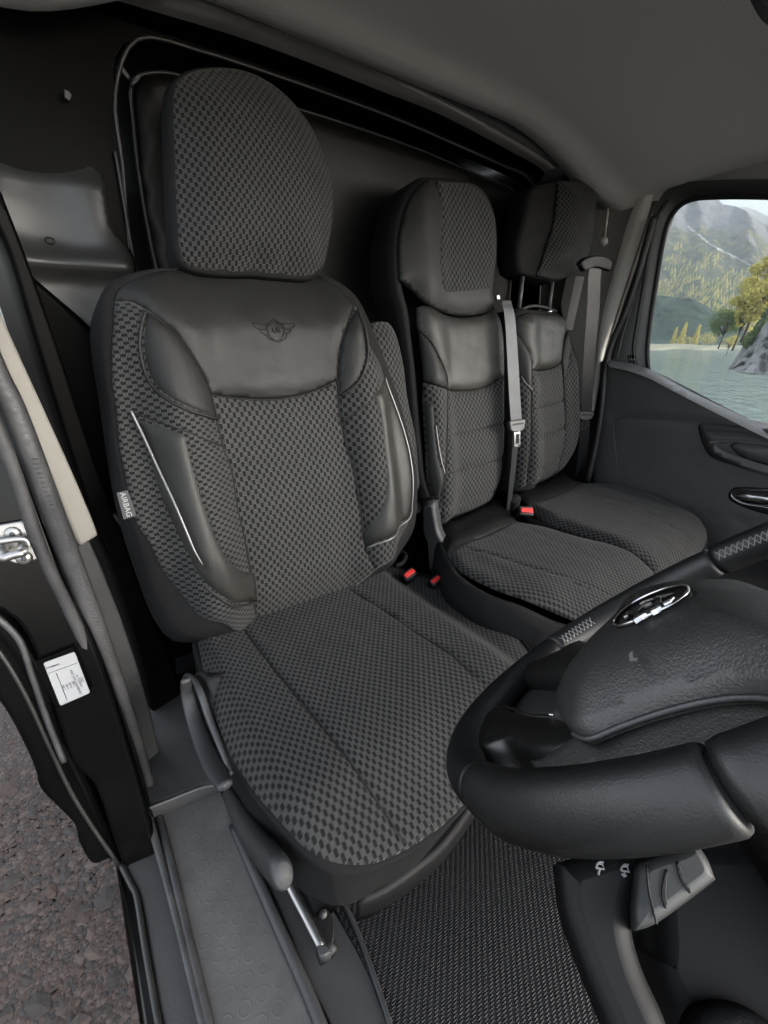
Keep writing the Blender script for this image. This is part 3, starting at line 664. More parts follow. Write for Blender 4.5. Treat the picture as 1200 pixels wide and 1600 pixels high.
def line_on(name, surf, P, r, mat, parent, off=.004, k=6, closed=False):
    return tube(name, surf.at(resample(catmull(surf.px(P), 6, closed), max(6, len(P)*3), closed), off), r, mat, parent, closed, k, 2)
line_on('insert_piping', bs, [(226, 487), (218, 524), (220, 561), (233, 598), (260, 624), (297, 643), (339, 655)], .0028, M['leather'], eye, .008)
line_on('insert_piping', bs, [(556, 484), (568, 516), (572, 550), (566, 580), (555, 600), (530, 619)], .0028, M['leather'], eye2, .008)
lw = [(203, 642), (214, 648), (240, 659), (270, 668), (292, 676), (300, 711), (315, 767), (330, 812), (349, 857), (375, 887), (398, 900), (400, 938), (370, 945), (353, 940), (317, 913), (296, 884), (270, 831), (244, 775), (225, 711), (212, 668)]
wing = panel('side_wing', bs, bs.px(lw), M['leather_wing'], seat, .013, .010, .006, base=.002, corner=48, wr=.0006,
             seams=[(bs.px([(203, 643), (226, 689), (248, 737), (271, 786), (290, 831), (301, 857), (318, 890)]), .004, .004)])
line_on('silver_piping', bs, [(203, 642), (214, 664), (226, 689), (248, 737), (271, 786), (290, 831), (301, 857), (314, 880)], [.0026, .0026, .0026, .0026, .0026, .0024, .001], M['piping'], wing, .0125)
line_on('wing_edge_fold', bs, [(318, 914), (353, 941), (372, 946), (400, 939)], .003, M['leather'], wing, .006)
# stitches and puckers
def stitches(surf, P, parent, off, step=.0075, ln=.0045, name='stitching'):
    Q = catmull(surf.px(P), 8); L = np.linalg.norm(np.diff(Q, axis=0), axis=1).sum(); n = int(L/step); Q = resample(Q, n*2)
    mb = MB()
    for i in range(0, len(Q)-1, 2):
        a, b = surf.at(Q[i:i+2], off); d = b-a; l = np.linalg.norm(d); d /= l; b = a+d*min(ln, l*.9); s = np.cross(d, surf.N)*.0008
        mb.add([a-s, a+s, b+s, b-s, (a+b)/2+surf.N*.0012], [(0, 1, 4), (1, 2, 4), (2, 3, 4), (3, 0, 4)])
    return mb.build(name, M['thread'], parent, False)
stitches(bs, [(290, 680), (297, 711), (312, 767), (327, 812), (345, 855), (372, 886), (396, 899)], wing, .0125)
stitches(bs, [(232, 500), (225, 524), (226, 560), (238, 594), (263, 617), (298, 635), (335, 647)], eye, .0120)
rw = [(600, 591), (619, 644), (634, 692), (642, 737), (642, 782), (636, 812), (615, 835), (589, 848), (570, 855), (568, 829), (589, 797), (598, 756), (599, 719), (592, 662), (577, 616), (590, 603)]
wing2 = panel('side_wing', bs, bs.px(rw), M['leather_wing'], seat, .013, .010, .006, base=.002, corner=48)
line_on('silver_piping', bs, [(600, 591), (619, 644), (634, 692), (642, 737), (642, 782), (636, 812), (615, 835), (589, 848), (571, 855)], .0022, M['piping'], wing2, .006)
stitches(bs, [(580, 618), (594, 662), (601, 719), (601, 756), (592, 795), (572, 826)], wing2, .0120)
for pl in ([(210, 646), (240, 657), (292, 675), (345, 697)], [(533, 660), (560, 640), (597, 596)]):
    line_on('cover_seam', bs, pl, .0013, M['thread'], seat, .0068, 5)
for pl in ([(331, 617), (339, 659), (349, 700), (362, 737), (371, 794), (382, 842), (390, 887), (398, 950)], [(527, 593), (531, 647), (540, 692), (553, 737), (562, 790), (568, 831), (573, 865)], [(330, 617), (375, 623), (424, 625), (469, 618), (502, 607), (527, 593)]):
    line_on('cover_seam', bs, pl, .0016, M['thread'], seat, .0012, 5)
# emblem: winged shield, stitched in dark thread
def emb(c, lx, ly):      # coordinates read from the enlarged badge (px of a 12x crop)
    return (380+c[0]/12.0, 480+c[1]/12.0)
EM = [[(150, 325), (290, 345), (410, 320), (470, 290), (540, 225), (600, 285), (700, 320), (930, 325), (915, 390), (860, 410), (850, 470), (780, 510), (765, 600), (700, 625), (625, 670), (540, 645), (450, 610), (400, 540), (310, 500), (270, 430), (190, 400), (150, 325)],
      [(400, 370), (430, 450), (450, 540), (510, 610), (590, 650), (680, 600), (725, 520), (735, 440), (715, 350)], [(270, 435), (420, 435)], [(740, 425), (870, 425)], [(400, 540), (440, 520)], [(730, 500), (780, 515)],
      [(400, 365), (470, 330), (540, 260), (610, 320), (715, 345)], [(515, 400), (530, 490), (575, 492)], [(590, 400), (600, 492)], [(590, 400), (635, 400), (640, 445), (600, 450)], [(615, 450), (655, 492)]]
mb = MB()
for pl in EM:
    st = bs.px([emb(c, 0, 0) for c in pl]); q = bs.at(resample(st, max(4, len(pl)*3)), .0108)
    o = tube('tmp', q, .0013, None, None, False, 5, 0); mb.add([v.co[:] for v in o.data.vertices], [tuple(p.vertices) for p in o.data.polygons]); bpy.data.objects.remove(o)
mb.build('winged_shield_emblem', M['thread'], yk)
# airbag tag
tgp = [(182, 770), (199, 766), (213, 806), (193, 812)]
tv = [hit(p, hit_mesh('backrest_cover', (196, 790), .014), -ray((196, 790))+np.array([-.3, 0, 0])) for p in tgp]
tv = np.array(tv); 
NT_ = -ray((196, 790))+np.array([-.3, 0, 0])
airt = slab('airbag_tag', tv, NT_, .002, M['label'], seat, .0005, smooth=False)
c = tv.mean(0); dS = tv[3]-tv[0]+tv[2]-tv[1]; dT = tv[1]-tv[0]+tv[2]-tv[3]
text_mesh('tag_lettering', 'AIRBAG', .0125, c+NT_*.0006, dS, dT, M['silver_text'], airt)
# headrest
hs = Surf((0, 0, 0)-np.array((0, -1, SL))/1.033*.02, (1, 0, 0), TT, lambda a, b: .004*np.cos(b*3), (0, -1, SL))
hr = [(272, 147), (285, 119), (320, 106), (380, 108), (430, 132), (470, 171), (500, 221), (519, 280), (521, 332), (513, 380), (504, 414), (482, 430), (440, 429), (395, 424), (350, 424), (303, 417), (284, 402), (278, 352), (274, 250)]
hst = hs.px(hr, flat=0)
headrest = panel('headrest', hs, hst, M['fabric'], seat, .050, .045, .007, corner=70, us=1.3, seams=[(hs.px([(350, 423), (355, 405)], flat=0), .006, .01), (hs.px([(395, 424), (400, 402)], flat=0), .006, .012), (hs.px([(440, 428), (446, 408)], flat=0), .006, .01)], wr=.0006)
shell('headrest_side', hs, hst, [(-.01, -.006), (.0, .0), (.006, -.008), (.011, -.035), (.006, -.075), (-.02, -.10), (-.05, -.11)], M['neoprene'], headrest, corner=70)
for x in (-.055, .055):
    tube('headrest_post', [(x, .235, .60), (x, .265, .74)], .007, M['chrome'], seat, False, 10, 0)
# folded armrest beside the backrest
ar_s = Surf((.0, .06, 0), (1, 0, 0), TT, None, (0, -1, SL))
ar = [(576, 508), (590, 503), (607, 505), (619, 524), (630, 569), (637, 625), (649, 681), (656, 737), (654, 762), (640, 790), (600, 790), (585, 700), (575, 600)]
ast = ar_s.px(ar)
arm_ = panel('folded_armrest', ar_s, ast, M['fabric'], seat, .016, .02, .008, corner=60)
shell('armrest_side', ar_s, ast, [(-.006, -.004), (.0, -.004), (.004, -.02), (.004, -.06), (-.01, -.075)], M['neoprene'], arm_, corner=60)
# cushion
def cush_h(hw=.25, L=.52, bol=.004, rise=.03, roll=.035):
    return lambda s, t: bol*sm(.11*hw/.25, .2*hw/.25, np.abs(s))-roll*sm(.21*hw/.25, .28*hw/.25, np.abs(s))+rise*sm(0, .4, t)-.045*sm(L-.14, L+.02, t)
cs = Surf((0, 0, -.04), (1, 0, 0), (0, -1, 0), cush_h(), (0, 0, 1))
cu_f = [(312, 1000), (320, 1057), (333, 1110), (358, 1173), (375, 1203), (408, 1248), (446, 1290), (483, 1327), (525, 1345), (579, 1347), (633, 1326), (692, 1287), (737, 1242), (790, 1190), (835, 1130), (845, 1075), (832, 1030), (804, 992), (767, 957), (729, 932), (687, 909), (647, 897), (600, 886), (545, 915), (450, 955), (390, 975)]
cst = cs.px(cu_f); cst[0] += (-.0, -.03); cst[-1] += (0, -.05); cst[-2] += (0, -.05); cst[-3] += (0, -.05); cst[-4] += (0, -.03)
print('cushion', np.round(cst, 3).tolist())
sl1 = cs.px([(383, 987), (433, 1054), (492, 1125), (554, 1204), (612, 1290), (632, 1322)]); sl2 = cs.px([(542, 921), (596, 954), (642, 987), (700, 1023), (740, 1060), (775, 1110), (790, 1170)])
cushion = panel('seat_cushion', cs, cst, fab, seat, .008, .012, .007, corner=70, us=1.25, wr=.0012, seams=[(sl1, .005, .005), (sl2, .004, .005)])
line_on('cushion_seam', cs, [(383, 987), (433, 1054), (492, 1125), (554, 1204), (612, 1290), (632, 1322)], .0012, M['thread'], cushion, .0052, 5)
line_on('cushion_seam', cs, [(542, 921), (596, 954), (642, 987), (700, 1023), (740, 1060)], .0012, M['thread'], cushion, .0060, 5)
line_on('cushion_piping', cs, [(600, 884), (650, 896), (690, 907), (731, 930), (768, 955), (806, 990), (834, 1028), (846, 1073)], .004, M['neoprene'], cushion, .001, 8)
skirt_px = [(300, 1010), (312, 1060), (325, 1120), (345, 1180), (360, 1222), (408, 1300), (446, 1356), (462, 1385), (492, 1404), (521, 1415), (552, 1411), (592, 1387), (650, 1352), (740, 1248), (800, 1200), (850, 1150), (870, 1090), (850, 1030)]
zsk = -.135
sko = [((q := atZ(p, zsk))[0], -(q[1])) for p in skirt_px]+[(.27, -.02), (-.26, -.02)]
shell('seat_skirt', cs, cst, [(-.012, -.008), (-.002, -.004), (.005, -.006), (.0, -.03, .45, .3), (.0, zsk+.04, 1., 1.), (-.015, zsk+.02, 1., 1.), (-.03, zsk+.0, 1., 1.)], M['neoprene'], seat, np.array(sko), corner=80)
# front pan of the seat (slate plastic seen under the lip)
slab('seat_front_pan', [atZ(p, -.165) for p in [(560, 1412), (600, 1396), (650, 1362), (700, 1318), (752, 1246), (740, 1225), (640, 1310), (560, 1380)]], (0, 0, 1), .05, M['shroud'], seat, .008)
box('seat_frame', (-.19, -.40, -.40), (.20, .02, -.17), M['plastic'], seat, .02)
# rear lower cover + recliner lever
ls = lambda P, x: np.array([atX(p, x) for p in P])
slab('side_valance', ls([(296, 1060), (306, 1050), (320, 1062), (335, 1110), (358, 1180), (372, 1240), (358, 1250), (335, 1200), (318, 1140), (304, 1100)], -.255), (-1, 0, 0), .04, M['plastic'], seat, .008)
tube('recliner_lever', ls([(290, 1062), (293, 1085), (304, 1125), (322, 1172), (340, 1208), (352, 1228)], -.285), [.008, .011, .013, .015, .015, .010], M['plastic_grey'], seat, False, 14, 6, flat=.55)
tube('recliner_cover', ls([(284, 1075), (290, 1058), (300, 1060), (312, 1080), (326, 1120), (346, 1170), (362, 1210)], -.268), [.004, .006, .006, .006, .006, .005, .004], M['plastic_mid'], seat, False, 10, 6)
tube('height_lever', ls([(357, 1240), (372, 1268), (396, 1308), (420, 1340), (438, 1362), (443, 1368)], -.262), [.013, .020, .022, .022, .020, .014], M['plastic_grey'], seat, False, 16, 6, flat=.75)
tube('adjuster_knob', ls([(297, 1128), (293, 1126)], -.262), .007, M['chrome'], seat, False, 10, 0)
rl = thing('seat_rail', 'bright steel slide rail below the near corner of the driver seat', 'seat rail', (-.2, -.4, -.38))
tube('slide_bar', [atZ(p, -.345) for p in [(440, 1360), (456, 1392), (478, 1434), (505, 1486)]], .007, M['steel'], rl, False, 12, 3)
tube('slide_channel', [atZ(p, -.372) for p in [(448, 1350), (470, 1400), (492, 1440), (520, 1492)]], .012, M['plastic'], rl, False, 8, 3)
slab('rail_end_stop', [atZ(p, -.335) for p in [(494, 1478), (510, 1474), (517, 1488), (500, 1496)]], (0, 0, 1), .03, M['plastic_grey'], rl, .003)
slab('rail_bracket', [atZ(p, -.362) for p in [(462, 1398), (500, 1408), (522, 1440), (520, 1480), (508, 1484), (492, 1450), (476, 1420)]], (0, 0, 1), .012, M['plastic'], rl, .003)
tube('rail_bolt', [atZ((505, 1428), -.365), atZ((505, 1428), -.350)], .007, M['plastic_grey'], rl, False, 10, 0)

# ---------------------------------------------------------------- middle seat
YO, ZO, XM, XP = .065, .028, .604, .986
ms = thing('middle_seat', 'middle seat with tall one-piece leatherette backrest and headrest in check fabric', 'car seat', (XM, YO-.2, -.38), 'passenger bench seats')
mf = M['fabric_small']
m_s = Surf((XM, YO, ZO), (1, 0, 0), TT, back_h(.03, .20, .95), (0, -1, SL))
m_out = [(655, 290), (680, 279), (735, 286), (760, 308), (773, 345), (775, 400), (769, 455), (771, 476), (783, 500), (788, 530), (789, 590), (788, 662), (785, 721), (779, 759), (766, 782), (728, 800), (687, 817), (678, 790), (662, 744), (656, 692), (650, 627), (645, 570), (638, 517), (633, 480), (624, 445), (622, 375), (635, 320)]
mo = m_s.px(m_out)
shell('backrest_cover', m_s, mo, [(-.012, -.008), (-.002, -.004), (.006, -.008), (.014, -.03), (.016, -.09), (.0, -.12), (-.03, -.13)], M['neoprene'], ms, corner=75)
upper = [(655, 291), (680, 280), (735, 287), (760, 309), (772, 345), (774, 400), (768, 455), (769, 478), (757, 489), (725, 494), (696, 490), (667, 476), (644, 455), (624, 438), (623, 375), (636, 320)]
head = panel('headrest', m_s, m_s.px(upper), M['leather'], ms, .016, .02, .008, base=.004, corner=60)
patch = [(684, 283), (735, 288), (760, 310), (771, 345), (773, 400), (767, 450), (735, 456), (700, 457), (690, 447), (686, 410), (689, 340)]
panel('headrest_patch', m_s, m_s.px(patch, off=.018), mf, head, .006, .008, .006, base=.0185, corner=60)
yk2 = [(652, 480), (667, 478), (696, 492), (725, 496), (757, 491), (769, 480), (781, 499), (786, 528), (788, 587), (763, 603), (731, 611), (699, 609), (696, 587), (687, 563), (673, 534), (655, 517)]
panel('shoulder_yoke', m_s, m_s.px(yk2), M['leather_wing'], ms, .012, .014, .008, corner=45, wr=.001)
e2 = panel('shoulder_insert', m_s, m_s.px([(655, 518), (673, 535), (687, 563), (696, 587), (699, 609), (681, 602), (663, 597)]), M['leather'], ms, .009, .010, .006, base=.002, corner=45)
line_on('insert_piping', m_s, [(655, 518), (673, 535), (687, 563), (696, 587), (699, 609)], .002, M['leather_wing'], e2, .006)
cf2 = [(699, 609), (731, 611), (763, 603), (788, 587), (788, 662), (785, 721), (779, 757), (766, 781), (728, 799), (687, 816), (690, 780), (695, 741), (698, 680)]
panel('centre_panel', m_s, m_s.px(cf2), mf, ms, .012, .014, .007, corner=45, seams=[(m_s.px([(698, 681), (740, 672), (788, 661)]), .006, .007), (m_s.px([(696, 741), (740, 729), (786, 715)]), .006, .007), (m_s.px([(686, 794), (730, 784), (778, 766)]), .006, .007)])
lf2 = [(663, 598), (681, 603), (699, 610), (698, 680), (695, 741), (690, 780), (687, 816), (680, 785), (668, 744), (666, 692), (662, 627)]
panel('side_bolster', m_s, m_s.px(lf2), mf, ms, .006, .012, .007, corner=45)
w3 = panel('side_wing', m_s, m_s.px([(663, 629), (677, 631), (680, 677), (685, 715), (693, 747), (689, 768), (680, 781), (669, 744), (667, 692)]), M['leather'], ms, .009, .008, .005, base=.002, corner=50)
line_on('silver_piping', m_s, [(678, 664), (681, 690), (686, 718), (692, 740)], .0014, M['piping'], w3, .009)
for pl in ([(698, 681), (740, 672), (788, 661)], [(696, 741), (740, 729), (786, 715)], [(699, 611), (699, 650), (698, 681), (695, 741), (686, 794)], [(699, 610), (731, 612), (763, 604), (787, 588)]):
    line_on('cover_seam', m_s, pl, .0013, M['thread'], ms, .0075 if len(pl) == 3 else .002, 5)
mc = Surf((XM, YO, ZO-.005), (1, 0, 0), (0, -1, 0), cush_h(.20, .50, .0, .02, .006), (0, 0, 1))
mcf = [(700, 861), (708, 878), (729, 897), (780, 921), (847, 946), (908, 972), (970, 990), (1010, 960), (1028, 925), (1025, 903), (1017, 890), (995, 870), (950, 850), (900, 838), (847, 823), (804, 815), (780, 826), (750, 840)]
mcs = mc.px(mcf); print('mid cushion', np.round(mcs, 3).tolist())
mcu = panel('seat_cushion', mc, mcs, mf, ms, .010, .014, .007, corner=60, us=1.2, wr=.001, seams=[(mc.px([(729, 861), (793, 878), (847, 897), (900, 915), (950, 937)]), .005, .004)])
line_on('cushion_seam', mc, [(729, 861), (793, 878), (847, 897), (900, 915), (950, 937)], .001, M['thread'], mcu, .006, 5)
mco = mc.px([(684, 818), (728, 800), (766, 782), (782, 782), (804, 811), (850, 821), (900, 836), (950, 848), (997, 868), (1020, 888), (1032, 925), (1015, 965), (975, 1000), (905, 985), (840, 962), (770, 935), (722, 908), (700, 880)]); 
shell('seat_skirt', mc, mco, [(-.02, -.008), (-.004, -.001), (.003, -.005), (.008, -.030), (.008, -.13), (.0, -.22), (-.01, -.30)], M['neoprene'], ms, corner=75)
bridge = panel('cushion_rear_cloth', mc, mc.px([(686, 821), (706, 812), (728, 802), (766, 784), (783, 784), (806, 813), (782, 826), (752, 840), (700, 863)]), M['leather'], ms, .010, .02, .008, base=.0, corner=60, wr=.0012)
# ---------------------------------------------------------------- passenger seat
pa_ = thing('passenger_seat', 'outer passenger seat beside the far door with separate headrest on two posts', 'car seat', (XP, YO-.2, -.38), 'passenger bench seats')
p_s = Surf((XP, YO, ZO), (1, 0, 0), TT, back_h(.03, .20, .62), (0, -1, SL))
p_out = [(806, 494), (830, 487), (862, 490), (880, 496), (887, 512), (895, 546), (903, 575), (906, 633), (905, 677), (895, 709), (880, 732), (850, 750), (812, 765), (808, 740), (808, 700), (806, 640), (802, 590), (800, 540)]
shell('backrest_cover', p_s, p_s.px(p_out), [(-.012, -.008), (-.002, -.004), (.006, -.008), (.014, -.03), (.016, -.09), (.0, -.12), (-.03, -.13)], M['neoprene'], pa_, corner=75)
panel('shoulder_yoke', p_s, p_s.px([(807, 495), (830, 488), (862, 491), (880, 497), (886, 510), (881, 531), (877, 566), (868, 573), (851, 578), (830, 578), (830, 563), (822, 543), (807, 522)]), M['leather_wing'], pa_, .014, .014, .007, corner=45, wr=.0015)
e3 = panel('shoulder_insert', p_s, p_s.px([(804, 522), (811, 528), (822, 543), (830, 563), (830, 580), (829, 608), (812, 588), (805, 560)]), M['leather'], pa_, .009, .010, .006, base=.002, corner=45)
line_on('insert_piping', p_s, [(812, 588), (820, 600), (829, 609)], .002, M['piping'], e3, .006)
panel('shoulder_insert', p_s, p_s.px([(887, 519), (890, 530), (889, 557), (881, 591), (878, 567), (882, 532)]), M['leather'], pa_, .009, .010, .006, base=.002, corner=45)
cf3 = [(830, 579), (851, 579), (868, 574), (877, 567), (880, 600), (881, 627), (883, 665), (880, 700), (870, 735), (850, 748), (822, 758), (824, 738), (830, 686), (830, 640)]
panel('centre_panel', p_s, p_s.px(cf3), mf, pa_, .012, .014, .007, corner=45, seams=[(p_s.px([(830, 640), (855, 633), (881, 625)]), .006, .007), (p_s.px([(830, 690), (855, 680), (883, 667)]), .006, .007), (p_s.px([(823, 738), (850, 728), (878, 714)]), .006, .007)])
panel('side_bolster', p_s, p_s.px([(804, 585), (829, 608), (830, 640), (830, 686), (824, 738), (822, 758), (812, 763), (809, 740), (809, 700), (807, 640)]), mf, pa_, .008, .012, .007, corner=45)
panel('side_bolster', p_s, p_s.px([(888, 518), (895, 546), (903, 575), (906, 633), (905, 677), (895, 709), (880, 731), (870, 735), (880, 700), (883, 665), (881, 627), (881, 592), (889, 557)]), mf, pa_, .008, .012, .007, corner=45)
for pl in ([(830, 640), (855, 633), (881, 625)], [(830, 690), (855, 680), (883, 667)], [(830, 580), (830, 640), (830, 686), (824, 738)], [(877, 568), (881, 627), (883, 665)]):
    line_on('cover_seam', p_s, pl, .0013, M['thread'], pa_, .0075 if len(pl) == 3 else .002, 5)
ph = Surf((XP, YO+.01, ZO), (1, 0, 0), TT, None, (0, -1, SL))
phs = ph.px([(868, 285), (910, 288), (929, 302), (924, 340), (919, 390), (900, 421), (870, 437), (836, 431), (846, 402), (862, 350), (867, 310)])
hr3 = panel('headrest', ph, phs, mf, pa_, .035, .035, .007, corner=65, us=1.3, base=.01)
shell('headrest_side', ph, ph.px([(822, 330), (832, 296), (868, 284), (910, 288), (929, 302), (924, 340), (919, 390), (900, 421), (870, 437), (836, 431), (812, 424), (808, 390)]), [(-.02, .0), (-.004, .004), (.003, -.010), (.004, -.06), (-.015, -.085), (-.04, -.09)], M['neoprene'], hr3, corner=65, cap=True)
for a, b in (((817, 428), (811, 482)), ((864, 434), (858, 484))):
    A, B = ph.at(ph.px([a, b], off=-.02), -.02); tube('headrest_post', [A, B],   .0065, M['plastic_mid'], pa_, False, 10, 0)
    tube('post_collar', [B, B-TT*.012], .010, M['chrome'], pa_, False, 12, 0)
tube('grab_loop', ph.at(ph.px([(806, 488), (818, 482), (833, 478), (852, 481), (868, 487)], off=-.02), -.02), .006, M['plastic'], pa_, False, 8, 5)
pc = Surf((XP, YO, ZO-.005), (1, 0, 0), (0, -1, 0), cush_h(.20, .50, .0, .02, .010), (0, 0, 1))
pcf = [(823, 790), (844, 782), (870, 772), (900, 760), (925, 755), (975, 761), (1020, 774), (1050, 787), (1082, 802), (1099, 820), (1104, 840), (1095, 862), (1075, 880), (1025, 905), (1007, 878), (985, 864), (940, 846), (890, 830), (850, 815)]
pcs = pc.px(pcf)
panel('seat_cushion', pc, pcs, mf, pa_, .012, .018, .007, corner=60, us=1.2, wr=.001, seams=[(pc.px([(900, 775), (960, 785), (1010, 805), (1050, 830)]), .003, .006)])
pco = pc.px([(802, 770), (850, 752), (880, 736), (897, 752), (925, 753), (975, 759), (1022, 772), (1052, 785), (1084, 800), (1102, 820), (1107, 842), (1098, 866), (1078, 884), (1030, 910), (1007, 880), (940, 847), (850, 818), (812, 800)])
shell('seat_skirt', pc, pco, [(-.03, -.010), (-.008, -.004), (.001, -.010), (.004, -.03), (.004, -.12), (-.004, -.22), (-.01, -.30)], M['neoprene'], pa_, corner=75)
panel('cushion_rear_cloth', pc, pc.px([(808, 768), (850, 752), (880, 738), (898, 752), (922, 756), (898, 762), (870, 773), (846, 783), (824, 792)]), M['leather'], pa_, .010, .02, .008, corner=60, wr=.0012)
for o_, x_ in ((ms, XM), (pa_, XP)):
    box('seat_frame', (x_-.17, -.30, -.42), (x_+.17, .10, -.20), M['plastic'], o_, .02)
# recliner hinge between driver and middle seat
hg = slab('hinge_cover', [atX(p, XM-.215) for p in [(664, 780), (676, 786), (681, 830), (688, 850), (682, 866), (676, 895), (668, 892), (668, 850), (663, 830)]], (-1, -.3, 0), .03, M['plastic_grey'], ms, .006)
slab('hinge_plate', [atX(p, XM-.20) for p in [(636, 770), (664, 775), (672, 840), (676, 900), (660, 930), (630, 900), (628, 820)]], (-1, 0, 0), .02, M['paint'], ms, .006)
tube('hinge_boss', [atX((645, 793), XM-.20), atX((650, 793), XM-.225)], .016, M['plastic_grey'], ms, False, 14, 0)

# ================================================================== SEAT BELTS
def ribbon(name, pts, W, width, mat, parent, th=.0012, k=6):
    "flat webbing: pts path, W side directions"
    P = catmull(pts, k); Wd = catmull(W, k); n = len(P); V = []; F = []; uv = []; L = np.r_[0, np.cumsum(np.linalg.norm(np.diff(P, axis=0), axis=1))]
    T = np.gradient(P, axis=0); m = 5
    for i in range(n):
        w_ = Wd[i]/np.linalg.norm(Wd[i]); nn = np.cross(T[i], w_); nn /= np.linalg.norm(nn); wd = width if not hasattr(width, '__len__') else np.interp(i/(n-1), np.linspace(0, 1, len(width)), width)
        for s_ in (1, -1):
            for j in range(m):
                x = (j/(m-1)-.5)*wd*s_; V.append(P[i]+w_*x+nn*(s_*th*.5+.0016*math.cos(2*x/wd*math.pi)*0)); uv.append((x, L[i]))
    q = 2*m
    for i in range(n-1):
        for j in range(q): F.append((i*q+j, i*q+(j+1) % q, (i+1)*q+(j+1) % q, (i+1)*q+j))
    F += [tuple(range(q))[::-1], tuple(range((n-1)*q, n*q))]
    return mesh(name, V, F, mat, parent, False, uv)
def tongue(parent, c, down, side, sz=1.):
    "plastic slider with a steel tongue"
    N_ = np.cross(side, down); N_ /= np.linalg.norm(N_)
    if N_@(CAM-c) < 0: N_ = -N_
    B = lambda P: [c+side*x*sz+down*y*sz+N_*.006 for x, y in P]
    s_ = slab('belt_slider', B([(-.030, -.010), (-.026, -.016), (.026, -.016), (.030, -.010), (.026, .008), (.012, .014), (-.012, .014), (-.026, .008)]), N_, .012, M['plastic_mid'], parent, .003)
    slab('slider_slot', [q+N_*.0008 for q in B([(-.022, -.008), (.022, -.008), (.022, -.003), (-.022, -.003)])], N_, .001, M['plastic'], s_, .0003, smooth=False)
    mb = MB(); O = [(-.012, .012), (.012, .012), (.012, .048), (.009, .052), (-.009, .052), (-.012, .048)]; I = [(-.006, .020), (.006, .020), (.006, .042), (.004, .044), (-.004, .044), (-.006, .042)]
    V = [c+side*x*sz+down*y*sz+N_*z for z in (.003, .0) for x, y in O+I]; F = []
    for i in range(6):
        j = (i+1) % 6; F += [(i, j, 6+j, 6+i), (12+i, 18+i, 18+j, 12+j), (i, 12+i, 12+j, j), (6+i, 6+j, 18+j, 18+i)]
    mb.add(V, F); mb.build('belt_tongue', M['chrome'], parent, False)
g_b = 'seat belts of the cab'
b1 = thing('seat_belt', 'grey belt hanging over the middle seat shoulder with silver tongue', 'seat belt', (.75, .1, .0), g_b)
def off_back(p, sf, o): return sf.at(sf.px([p], off=o), o)[0]
bo = .045
path = [off_back((793, 470), m_s, -.03), off_back((792, 474), m_s, .03), off_back((797, 500), m_s, bo), off_back((801, 560), m_s, bo), off_back((804, 615), m_s, bo), off_back((807, 660), m_s, bo)]
ribbon('shoulder_webbing', path, [(1, .1, 0)]*6, [.040, .046, .050, .054, .055, .055], M['web'], b1)
tongue(b1, off_back((807, 666), m_s, bo+.004), -TT, np.array([1., 0, 0]), 1.15)
ribbon('lap_webbing', [off_back((806, 676), m_s, bo-.004), off_back((803, 720), m_s, bo-.01), off_back((797, 775), m_s, bo-.02), off_back((795, 800), m_s, .015)], [(1, .3, 0)]*4, [.042, .040, .036, .034], M['web_dark'], b1)
slab('belt_guide', [off_back(p, m_s, -.01) for p in [(775, 462), (781, 460), (783, 467), (777, 468)]], (0, -1, SL), .006, M['chrome'], b1, .001)
tube('belt_sleeve', [off_back((803, 778), m_s, .0), off_back((800, 795), m_s, .0), off_back((798, 812), m_s, .0)], [.022, .020, .018], M['neoprene'], b1, False, 12, 4)
b2 = thing('seat_belt', 'dark belt hanging from the far door pillar above the outer passenger seat', 'seat belt', (1.3, .2, .3), g_b)
YPp = .14
P2 = lambda p, y=YPp: atY(p, y)
ribbon('shoulder_webbing', [P2((934, 408)), P2((929, 430)), P2((927, 480)), P2((922, 540)), P2((918, 600)), P2((916, 645))], [(.9, -.35, 0)]*6, [.035, .044, .046, .046, .046, .046], M['web_dark'], b2)
tongue(b2, P2((915, 650)), np.array([0, 0, -1.]), np.array([.93, -.36, 0]), 1.)
ribbon('lap_webbing', [P2((914, 658), .15), P2((912, 700), .17), P2((905, 750), .20)], [(.9, -.35, 0)]*3, .044, M['web_dark'], b2)
slab('belt_anchor', [P2(p, .13) for p in [(914, 412), (920, 404), (932, 399), (946, 402), (951, 412), (948, 424), (940, 420), (930, 418), (918, 424)]], (-.3, -1, 0), .02, M['plastic'], b2, .004)
tube('anchor_bolt', [P2((942, 378), .14), P2((942, 378), .11)], [.014, .012], M['beige_fabric'], b2, False, 14, 0)
tube('adjuster_track', [P2((950, 325), .15), P2((944, 370), .15)], .004, M['beige'], b2, False, 8, 0)
ribbon('spare_webbing', [P2((906, 432), .30), P2((897, 475), .30), P2((888, 515), .30)], [(.9, -.3, 0)]*3, .036, M['web_dark'], b2)
b3 = thing('seat_belt', 'driver belt seen edge-on between the beige pillar trim and the near seat', 'seat belt', (-.33, .1, .1), g_b)
Yd = .20
pts3 = [atY(p, Yd) for p in [(-6, 290), (10, 345), (30, 400), (57, 470), (82, 560), (105, 640), (137, 730), (152, 772)]]
ribbon('shoulder_webbing', pts3, [(.12, 1, 0)]*8, .046, M['web'], b3, .0035)
tube('anchor_loop', [atY(p, Yd-.03) for p in [(141, 768), (147, 762), (151, 770), (155, 782), (166, 796), (178, 806), (190, 818)]], .005, M['plastic_grey'], b3, False, 8, 5)
tube('lap_edge', [atY(p, Yd) for p in [(160, 792), (178, 860), (200, 930), (235, 1010), (262, 1060)]], .0022, M['plastic_grey'], b3, False, 6, 5)
g_k = 'red seat belt buckles'
